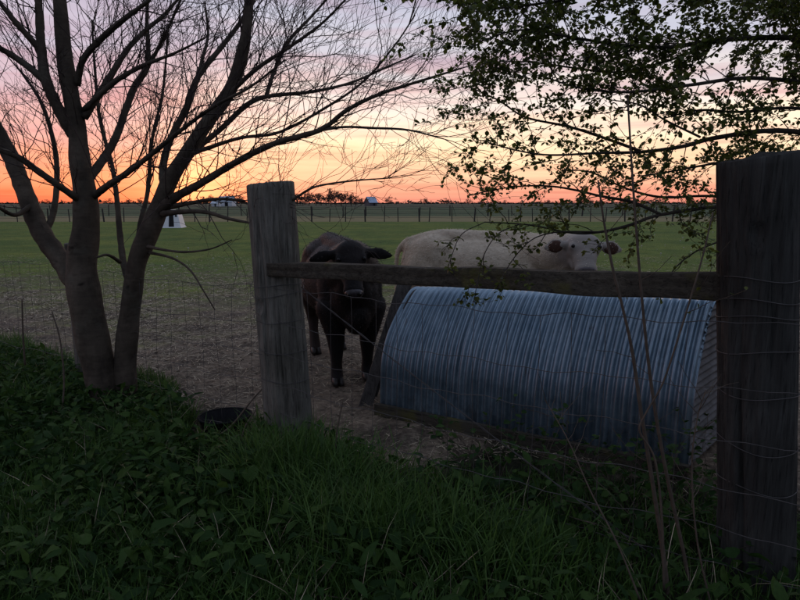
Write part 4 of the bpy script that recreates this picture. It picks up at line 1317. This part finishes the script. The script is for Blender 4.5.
def cover_ok(x, y):
    s = fside(x, y)
    dens = 0.5 - 0.5 * snoise(x, y, 2.7, 5)
    view = np.abs(x) < 0.85 * y + 0.4
    s = s - 0.6 * np.clip(x / 0.9, 0, 1)
    right = rng.random(len(x)) < np.where(x > -0.75, 0.28, 1.0)
    right &= ~((np.abs(x - TUB[0]) < 0.26) & (y > TUB[1] - 0.42) & (y < TUB[1] + 0.3))
    return (s < -0.05 + 0.15 * snoise(x, y, 3.1, 13)) & view & (rng.random(len(x)) < np.clip(dens * 1.5 - 0.2, 0.06, 1)) & right
parts = []
for (sv_, sf_), cnt, lo, hi in ((SHAPES[0], 5200, 0.03, 0.085), (SHAPES[1], 2400, 0.04, 0.12), (SHAPES[2], 5200, 0.025, 0.08), (SHAPES[3], 2200, 0.05, 0.15)):
    xy = scatter(cnt, -5.0, 2.2, 1.6, 6.4, cover_ok)
    n = len(xy)
    zz = ground_z(xy[:, 0], xy[:, 1]) + rng.uniform(0.01, 0.20, n)
    d = np.stack([rng.normal(0, 1, n), rng.normal(-0.2, 1, n), rng.normal(0.35, 0.6, n)], -1)
    Ms = dir_mats(d, rng.uniform(lo, hi, n), rng.normal(0, 0.5, n))
    parts.append(inst(sv_, sf_, Ms, np.stack([xy[:, 0], xy[:, 1], zz], -1)))
v, f = stack(parts)
tag(mesh_obj('verge_weeds', np_mesh('verge_weeds', v, f), MAT['weed']), 'low broad-leaved ground cover spreading over the verge', 'ground cover', kind='stuff')

# dead stems and litter caught in the verge
xy = scatter(1500, -5.0, 2.2, 1.6, 6.4, lambda x, y: verge_ok(x, y))
v, f = blades(xy, rng.uniform(0.10, 0.36, len(xy)), rng.uniform(0.05, 0.09, len(xy)), 0.6)
tag(mesh_obj('verge_litter', np_mesh('verge_litter', v, f), MAT['straw']), 'dead pale stems caught among the green verge plants', 'dead stems', kind='stuff')
# distinct grass tufts
def tuft(px, py, n, h, spread, label):
    b = G(px, py)
    xy = np.stack([rng.normal(0, spread, n) + b.x, rng.normal(0, spread * 0.7, n) + b.y], -1)
    hh = rng.uniform(0.5, 1.0, n) * h
    v, f = blades(xy, hh, rng.uniform(0.10, 0.20, n), 0.3)
    v = v - np.array([b.x, b.y, 0])
    root = empty('grass_tuft', (b.x, b.y, 0)); tag(root, label, 'grass tuft', 'tall grass tufts on the verge')
    tag(mesh_obj('blades', np_mesh('blades', v, f), MAT['grass'], root), kind='stuff')
tuft(290, 490, 900, 0.45, 0.15, 'tall grass tuft at the foot of the knotted grey post')
tuft(350, 505, 600, 0.42, 0.16, 'grass tuft just beyond the knotted post towards the shelter')
tuft(425, 545, 620, 0.38, 0.18, 'wide grass tuft on the verge facing the shelter skid')
tuft(500, 575, 560, 0.36, 0.17, 'dark grass tuft next to the bramble canes')
tuft(70, 560, 320, 0.28, 0.17, 'grass tuft in the verge below the bare tree')
tuft(255, 520, 520, 0.34, 0.17, 'grass tuft among broad weeds out from the knotted post')
tuft(375, 560, 560, 0.38, 0.18, 'grass tuft out in the verge between weeds and shelter')
tuft(330, 545, 520, 0.40, 0.17, 'leaning grass tuft out from the foot of the knotted post')
tuft(30, 420, 260, 0.34, 0.16, 'grass tuft beside the trunk of the bare tree')
tuft(70, 405, 240, 0.30, 0.14, 'grass tuft touching the bare tree trunk')

# distinct broad-leaved weeds: each leaf a part
wms = []
for sv_, sf_ in SHAPES[:3]:
    wm = np_mesh('leaf', sv_, sf_); wm.materials.append(MAT['weed'])
    wm.polygons.foreach_set('use_smooth', np.ones(len(wm.polygons), bool)); wms.append(wm)
def weed(px, py, n, size, label):
    b = G(px, py); b.z = float(ground_z(b.x, b.y))
    root = empty('broadleaf_weed', b); tag(root, label, 'weed', 'broad-leaved weeds on the verge')
    m = MB(); wm = random.choice(wms)
    for i in range(n):
        a = i * 2.4 + random.uniform(-.4, .4)
        el_ = random.uniform(0.25, 0.9)
        L = size * random.uniform(0.7, 1.15)
        hgt = random.uniform(0.05, 0.20)
        dv = Vector((math.cos(a), math.sin(a), 0))
        base = dv * (0.03 + 0.06 * random.random()) + Vector((0, 0, hgt))
        m.tube([Vector((0, 0, -0.01)), base * 0.5 + Vector((0, 0, 0.01)), base], [0.004, 0.003, 0.002], 4)
        lo = bpy.data.objects.new('leaf', wm); C.objects.link(lo); lo.parent = root
        d3 = (dv + Vector((0, 0, random.uniform(-0.45, 0.6)))).normalized()
        lat = Vector((0, 0, 1)).cross(d3).normalized(); up = d3.cross(lat)
        lat.rotate(Quaternion(d3, random.uniform(-.35, .35))); up = d3.cross(lat)
        lo.matrix_local = Matrix.Translation(base) @ Matrix((d3, lat, up)).transposed().to_4x4() @ Matrix.Scale(L, 4)
    m.build('stalks', MAT['weed'], root)['kind'] = 'stuff'
where = [
    ((120, 440), 'broad-leaved weed close to the base of the bare tree'), ((160, 450), 'broad-leaved weed close to the base of the bare tree'),
    ((85, 455), 'broad-leaved weed close to the base of the bare tree'), ((55, 470), 'broad-leaved weed close to the base of the bare tree'),
    ((180, 462), 'broad-leaved weed growing by the sunken black tub'), ((258, 468), 'broad-leaved weed growing by the sunken black tub'),
    ((165, 480), 'broad-leaved weed growing by the sunken black tub')]
for px, py in [(130, 500), (190, 505), (230, 500), (95, 505), (60, 520), (150, 530), (205, 535), (245, 530), (110, 545), (180, 565), (230, 570), (140, 580), (270, 555), (40, 590), (310, 565), (350, 560), (390, 575), (330, 590), (90, 590), (250, 595)]:
    near = ('broad-leaved weed in the leafy verge between the tub and the grass tufts' if 170 <= px < 275 and py < 550 else
            'broad-leaved weed at the near edge of the tall grass tufts' if px >= 270 else
            'broad-leaved weed in the verge straight in front of the bare tree' if py < 550 else
            'broad-leaved weed in the deep verge far out from the fence')
    where.append(((px, py), near))
for px, py in [(455, 500), (530, 505), (560, 540), (480, 520)]:
    where.append(((px, py), 'broad-leaved weed in front of the corrugated shelter'))
for (px, py), lab in where:
    weed(px + random.uniform(-6, 6), py, random.randint(8, 13), random.uniform(0.08, 0.13), lab)

# dry bent stalks
def stalk(pts_px, label):
    pts, rad = limb_pts(pts_px, 6)
    b = pts[0].copy(); b.z = 0
    m = MB(); m.tube([p - b for p in pts], rad, 5)
    o = m.build('dry_stalk', MAT['cane']); o.location = b
    tag(o, label, 'stalk', 'dry stalks on the verge')
stalk([(197, 468, 3.55, 2), (208, 445, 3.6, 2), (232, 425, 3.65, 2), (252, 400, 3.68, 1.8), (263, 388, 3.7, 1.5)], 'dry stalk leaning from the sunken tub to the knotted post')
stalk([(241, 462, 3.4, 1.8), (240, 445, 3.45, 1.8), (246, 425, 3.5, 1.6), (256, 410, 3.55, 1.4)], 'short pale stalk between tub and knotted post')
stalk([(62, 410, 4.0, 2), (64, 380, 4.05, 1.8), (60, 340, 4.1, 1.6), (52, 312, 4.15, 1.3)], 'pale dry stalk standing on the outer side of the bare tree')
stalk([(25, 365, 4.3, 2), (23, 335, 4.3, 1.8), (22, 300, 4.3, 1.5)], 'straight dry stalk against the muddy paddock near the bare tree')
stalk([(335, 450, 3.3, 2), (338, 425, 3.35, 1.8), (343, 400, 3.4, 1.4)], 'short dry stalk between knotted post and leaning board')

# ------------------------------------------------------------------ sunken tub
tbx = TUB.copy(); tbx.z = 0
tub = empty('feed_tub', tbx); tag(tub, 'black rubber feed tub sunk in the weeds by the knotted post', 'tub')
m = MB(); prof = [(0.13, -0.03), (0.165, 0.05), (0.178, 0.095), (0.186, 0.10), (0.186, 0.108), (0.172, 0.106), (0.150, 0.02), (0.0, 0.012)]
vs = []; fs = []
for r, z in prof:
    for a in np.linspace(0, 2 * math.pi, 40, endpoint=False):
        vs.append((r * math.cos(a) * (1 + 0.02 * math.sin(2 * a)), r * 0.95 * math.sin(a), z + 0.008 * math.cos(a + 1)))
for j in range(len(prof) - 1):
    for k in range(40):
        fs.append((j * 40 + k, j * 40 + (k + 1) % 40, (j + 1) * 40 + (k + 1) % 40, (j + 1) * 40 + k))
m.add(vs, fs); m.build('basin', MAT['rubber'], tub)
m = MB(); m.tube([Vector((0.183 * math.cos(a), 0.174 * math.sin(a), 0.108 + 0.008 * math.cos(a + 1))) for a in np.linspace(0, 2 * math.pi, 48)], 0.008, 8, cap=False); m.build('rim', MAT['rubber'], tub)

# ------------------------------------------------------------------ straw and clods on the paddock
def pad_ok(x, y):
    s = fside(x, y)
    rx, ry = x - s0.x, y - s0.y
    u = rx * ax.x + ry * ax.y; w_ = rx * back.x + ry * back.y
    inside = (u > 0) & (u < SL + 0.1) & (w_ > 0) & (w_ < 1.15)
    s = s - 0.7 * np.clip(x / 0.9, 0, 1)
    return (s > 0.05) & (np.abs(x) < 0.8 * y + 0.6) & ~inside & (rng.random(len(x)) < 0.30 + 0.7 * (snoise(x, y, 1.3, 2) > 0))
xy = scatter(52000, -13, 9, 2.6, 19, lambda x, y: pad_ok(x, y) & (rng.random(len(x)) < np.clip(6 / y, 0, 1) * np.clip((19 - y) / 9, 0, 1)))
n = len(xy)
sv = np.array([(-0.5, -0.5, 0), (0.5, -0.5, 0), (0.5, 0.5, 0.0), (-0.5, 0.5, 0), (0, -0.5, 0.05), (0, 0.5, 0.05)])
sf = np.array([(0, 4, 5), (0, 5, 3), (4, 1, 2), (4, 2, 5)])
dist = xy[:, 1]
S = np.zeros((n, 3, 3)); ln = rng.uniform(0.02, 0.10, n); S[:, 0, 0] = ln; S[:, 1, 1] = rng.uniform(0.0022, 0.0048, n) * np.clip(dist / 5, 1, 2); S[:, 2, 2] = ln
M = rotz(rng.uniform(0, 6.283, n)) @ roty(rng.normal(0, 0.22, n)) @ rotx(rng.uniform(-0.8, 0.8, n)) @ S
off = np.stack([xy[:, 0], xy[:, 1], ground_z(xy[:, 0], xy[:, 1]) + rng.uniform(0.002, 0.018, n)], -1)
v, f = inst(sv, sf, M, off)
tag(mesh_obj('scattered_straw', np_mesh('scattered_straw', v, f), MAT['straw']), 'trampled straw scattered over the muddy paddock', 'straw', kind='stuff')
CL = ico_pts(1)
xy = scatter(1300, -8, 6, 2.8, 9, pad_ok); n = len(xy)
r_ = rng.uniform(0.005, 0.017, n)
S = np.zeros((n, 3, 3)); S[:, 0, 0] = r_ * rng.uniform(.7, 1.5, n); S[:, 1, 1] = r_; S[:, 2, 2] = r_ * 0.55
cv = CL[0] * (1 + rng.uniform(-0.25, 0.25, (len(CL[0]), 1)))
v, f = inst(cv, CL[1], rotz(rng.uniform(0, 6.283, n)) @ S, np.stack([xy[:, 0], xy[:, 1], ground_z(xy[:, 0], xy[:, 1]) + r_ * 0.2], -1))
clod = m_plain('soil_clod', (0.11, 0.088, 0.068), 0.95, 0, 0.1, 0.5, 25)
tag(mesh_obj('soil_clods', np_mesh('soil_clods', v, f), clod, smooth=False), 'clods of trodden earth on the paddock', 'earth', kind='stuff')

# pasture grass, thinning towards the mud
def past_ok(x, y):
    edge = 10.5 + 2.2 * snoise(x, y, 0.5, 4) + 1.2 * snoise(x, y, 1.9, 8)
    return (np.abs(x) < 0.75 * y + 1) & (rng.random(len(x)) < np.clip((y - edge) / 8 + 0.35, 0.03, 1) * np.clip(16 / y, 0, 1) ** 1.3)
xy = scatter(110000, -36, 36, 5.5, 50, past_ok)
dist = xy[:, 1]
hh = rng.uniform(0.05, 0.13, len(xy)) * np.clip(1 + 0.6 * snoise(xy[:, 0], xy[:, 1], 0.9, 14), 0.4, 1.8)
tall = np.exp(-(((xy[:, 0] - 5.5) / 3.5) ** 2 + ((xy[:, 1] - 14.5) / 1.6) ** 2))
hh = hh * (1 + 1.4 * tall)
v, f = blades(xy, hh, 0.012 * np.clip(dist / 9, 1, 4), 0.5)
# blades use width in metres relative to a 0.055 base
tag(mesh_obj('pasture_grass', np_mesh('pasture_grass', v, f), MAT['pasture']), 'short green grass of the pasture behind the cattle', 'grass', kind='stuff')

# dandelion clocks in the pasture
dm = MB(); v_, f_ = ico_pts(1)
dm.tube([(0, 0, 0), (0.004, 0, 0.05), (0, 0.003, 0.09)], [0.004, 0.003, 0.003], 4); dm.add([(q[0] * 0.026, q[1] * 0.026, 0.105 + q[2] * 0.022) for q in v_], [tuple(q) for q in f_])
dme = None
for i in range(46):
    px = random.uniform(600, 722) if i < 38 else random.uniform(130, 240); py = random.uniform(226, 262) if i < 38 else random.uniform(245, 275)
    p = G(px, py)
    if dme is None:
        o = dm.build('dandelion', MAT['seed']); dme = o.data
    else:
        o = bpy.data.objects.new('dandelion', dme); C.objects.link(o)
    o.location = (p.x, p.y, float(ground_z(p.x, p.y)) - 0.01)
    s = random.uniform(0.6, 1.3); o.scale = (s, s, s)
    tag(o, 'pale dandelion seed head standing in the pasture grass', 'dandelion', 'dandelion clocks in the pasture')

# ------------------------------------------------------------------ white hutch in the pasture
hb = G(173, 227.5); hu = empty('calf_hutch', (hb.x, hb.y, 0), R(8)); tag(hu, 'small white wedge-shaped calf hutch with dark doorway in the pasture', 'hutch')
hs = hb.y / 40.0
def frust(mb, wb, wt, db, dt_, h, z0=0.0):
    vs = [(-wb, -db, z0), (wb, -db, z0), (wb, db, z0), (-wb, db, z0), (-wt, -dt_, z0 + h), (wt, -dt_, z0 + h), (wt, dt_, z0 + h), (-wt, dt_, z0 + h)]
    mb.add([tuple(q * hs for q in v) for v in vs], [(3, 2, 1, 0), (4, 5, 6, 7), (0, 1, 5, 4), (1, 2, 6, 5), (2, 3, 7, 6), (3, 0, 4, 7)])
m = MB(); frust(m, 0.68, 0.44, 0.75, 0.55, 1.18); m.build('shell', MAT['white_plastic'], hu, False)
m = MB(); frust(m, 0.72, 0.70, 0.79, 0.77, 0.06, -0.01); m.build('base_rim', MAT['white_plastic'], hu, False)
m = MB()
fr = lambda z: -(0.75 - 0.20 * z / 1.18) - 0.012
m.add([tuple(q * hs for q in v) for v in [(-0.10, fr(0.08), 0.08), (0.24, fr(0.08), 0.08), (0.20, fr(1.0), 1.0), (-0.06, fr(1.0), 1.0), (-0.10, fr(0.08) + .05, 0.08), (0.24, fr(0.08) + .05, 0.08), (0.20, fr(1.0) + .05, 1.0), (-0.06, fr(1.0) + .05, 1.0)]],
      [(0, 1, 2, 3), (4, 7, 6, 5), (0, 4, 5, 1), (1, 5, 6, 2), (2, 6, 7, 3), (3, 7, 4, 0)])
m.build('doorway', MAT['dark_hole'], hu, False)
m = MB()
m.add([tuple(q * hs for q in v) for v in [(0.31, fr(0.72), 0.72), (0.44, fr(0.72), 0.72), (0.42, fr(0.92), 0.92), (0.31, fr(0.92), 0.92), (0.31, fr(0.72) + .04, 0.72), (0.44, fr(0.72) + .04, 0.72), (0.42, fr(0.92) + .04, 0.92), (0.31, fr(0.92) + .04, 0.92)]],
      [(0, 1, 2, 3), (4, 7, 6, 5), (0, 4, 5, 1), (1, 5, 6, 2), (2, 6, 7, 3), (3, 7, 4, 0)])
m.build('vent', MAT['dark_hole'], hu, False)

# ------------------------------------------------------------------ far fences
def far_fence(y0, slope, x0, x1, step, r, h, name_label, wires, thick=None):
    f_ = empty('pasture_fence', (0, y0, 0)); tag(f_, name_label, 'fence', None)
    xs = np.arange(x0, x1, step)
    pm = None
    for i, x in enumerate(xs):
        x = x + random.uniform(-0.33, 0.33) * step
        rr = r * (1.35 if i % 3 == 0 else random.uniform(0.75, 1.0))
        if pm is None:
            m = MB(); m.tube([(0, 0, -0.2), (0.01, 0, 0.6 * h), (0, 0, h)], [1, 0.95, 0.9], 7); o = m.build('post', MAT['far_post'], f_); 
            pm = o.data
            for vv in pm.vertices: pass
        else:
            o = bpy.data.objects.new('post', pm); C.objects.link(o); o.parent = f_
        o.location = (x, slope * x, 0); o.scale = (rr, rr, random.uniform(0.78, 1.06))
        o.rotation_euler = (0, random.uniform(-0.07, 0.07), 0)
    for z in wires:
        m = MB(); m.tube([(x, slope * x - r, z + 0.03 * math.sin(x)) for x in np.arange(x0, x1, step)], 0.011, 4); m.build('strand', MAT['far_post'], f_)
far_fence(51.5, 0.02, -48, 48, 1.5, 0.050, 1.30, 'closely posted wire fence along the end of the green pasture', (0.35, 0.7, 1.05, 1.25))
far_fence(74.5, -0.02, -66, 66, 4.2, 0.075, 1.35, 'sparser fence behind the first, edging the dark crop field', (0.5, 0.9, 1.25))

# ------------------------------------------------------------------ far buildings and trees
def barn(px0, px1, Y, h_e, h_r, depth, wall, roof, label, gable_front=False, name='barn'):
    a = P(px0, 203, Y); b = P(px1, 203, Y)
    w = b.x - a.x
    root = empty(name, ((a.x + b.x) / 2, Y, 0)); tag(root, label, 'barn', None)
    hw, hd = w / 2, depth / 2
    m = MB()
    m.add([(-hw, -hd, -0.3), (hw, -hd, -0.3), (hw, hd, -0.3), (-hw, hd, -0.3), (-hw, -hd, h_e), (hw, -hd, h_e), (hw, hd, h_e), (-hw, hd, h_e), (-hw, 0, h_r - .15), (hw, 0, h_r - .15)],
          [(0, 1, 5, 4), (2, 3, 7, 6), (1, 2, 6, 9, 5), (3, 0, 4, 8, 7)])
    m.build('wall', wall, root, False)
    for s in (-1, 1):
        m = MB(); e = 0.4
        m.add([(-hw - e, s * (hd + e), h_e - 0.25), (hw + e, s * (hd + e), h_e - 0.25), (hw + e, 0, h_r), (-hw - e, 0, h_r), (-hw - e, s * (hd + e), h_e - 0.1), (hw + e, s * (hd + e), h_e - 0.1), (hw + e, 0, h_r + .15), (-hw - e, 0, h_r + .15)],
              [(0, 1, 2, 3), (4, 7, 6, 5), (0, 4, 5, 1), (1, 5, 6, 2), (2, 6, 7, 3), (3, 7, 4, 0)])
        m.build('roof', roof, root, False)
    m = MB(); m.box((w * 0.12, -hd - 0.06, h_e * 0.4), (w * 0.22, 0.12, h_e * 0.8)); m.build('door', MAT['dark_hole'], root, False)
    return root
br = barn(366.5, 375.0, 330, 1.9, 4.9, 6, MAT['barn_wall'], MAT['barn_roof'], 'blue-roofed barn on the horizon next to the row of small trees')
br.rotation_euler.z = R(32)
barn(220, 234, 300, 2.4, 4.8, 8, MAT['house_wall'], MAT['house_roof'], 'long white farm building on the horizon behind the bare tree')
barn(213, 219, 285, 1.5, 2.4, 5, MAT['house_wall'], MAT['house_roof'], 'low white shed beside the long white farm building')
def far_tree_mesh(seed, w=1.0):
    rs = np.random.default_rng(seed)
    n = 420
    ctr = rs.normal(0, 1, (14, 3)) * np.array([0.26 * w, 0.26 * w, 0.2]) + np.array([0, 0, 0.62])
    c = ctr[rs.integers(0, 14, n)] + rs.normal(0, 0.085, (n, 3))
    c[:, 2] = np.clip(c[:, 2], 0.12, 1.05)
    tri = rs.normal(0, 0.042, (n, 3, 3)) + c[:, None, :]
    f = np.arange(n * 3).reshape(-1, 3)
    return np_mesh('crown', tri.reshape(-1, 3), f)
ftm = [far_tree_mesh(s, w) for s, w in ((1, 1.0), (2, 1.3), (3, 0.8), (4, 1.1))]
for q in ftm: q.materials.append(MAT['far_leaf'])
tkm = MB(); tkm.tube([(0, 0, -0.03), (0.01, 0, 0.3), (-0.01, 0.01, 0.55)], [0.03, 0.022, 0.012], 6)
for s in (-1, 1):
    tkm.tube([(0, 0, 0.3), (0.12 * s, 0.02, 0.5), (0.2 * s, 0.03, 0.72)], [0.018, 0.012, 0.006], 5)
tkm0 = tkm.build('trunk', MAT['bark2']); tkme = tkm0.data; bpy.data.objects.remove(tkm0)
def far_tree(px, Y, h, k, label, group):
    p = P(px, 203, Y)
    r = empty('horizon_tree', (p.x, Y, 0)); tag(r, label, 'tree', group)
    c = bpy.data.objects.new('crown', ftm[k % 4]); C.objects.link(c); c.parent = r
    t = bpy.data.objects.new('trunk', tkme); C.objects.link(t); t.parent = r
    r.scale = (h, h, h); r.rotation_euler = (0, 0, random.uniform(0, 6.28))
for i, (px, h) in enumerate([(297, 5.5), (303, 4.8), (309, 6.2), (316, 5.2), (321, 5.6), (326, 4.6), (331, 7.0), (336, 6.0), (341, 6.2), (346, 4.6), (351, 5.2), (356, 4.2), (361, 3.4), (388, 3.6)]):
    far_tree(px, 345 + 12 * (i % 4), h * 1.35, i, 'small bare reddish tree on the horizon in the row by the blue-roofed barn', 'row of trees by the barn')
for i, (px, h) in enumerate([(205, 4.5), (210, 5.5), (216, 4.2), (237, 4.6), (241, 5.2), (227, 5.8), (232, 5.6)]):
    far_tree(px, 315 + 9 * (i % 3), h, i + 1, 'small tree standing around the long white farm building on the horizon', 'trees round the white building')
for i, px in enumerate([30, 48, 62, 110, 128, 140, 183, 190, 425, 447, 468, 505, 548, 590, 622, 660, 690, 715]):
    far_tree(px, 420 + 25 * (i % 4), random.uniform(3.5, 6), i, 'lone small tree far off along the flat horizon', 'scattered trees on the horizon')
# low far woodland that reads as one line
n = 9000
x = rng.uniform(-1400, 1400, n); y = 980 + 60 * np.sin(x * 0.01) + rng.uniform(-25, 25, n)
hgt = 3.0 + 1.6 * np.sin(x * 0.021) + 1.5 * np.sin(x * 0.083 + 1)
z = rng.uniform(0, 1, n) ** 1.1 * np.maximum(hgt, 1.2)
tri = rng.normal(0, 1.5, (n, 3, 3)) * np.array([1.6, 1, 0.7]) + np.stack([x, y, z], -1)[:, None, :]
wo_ = m_leaf('far_wood_leaf', [(0.022, 0.026, 0.024), (0.035, 0.038, 0.03), (0.03, 0.03, 0.028)], 0.9, 0.1)
tag(mesh_obj('far_woodland', np_mesh('far_woodland', tri.reshape(-1, 3), np.arange(n * 3).reshape(-1, 3)), wo_, smooth=False), 'low dark line of woodland along the whole horizon', 'woodland', kind='stuff')
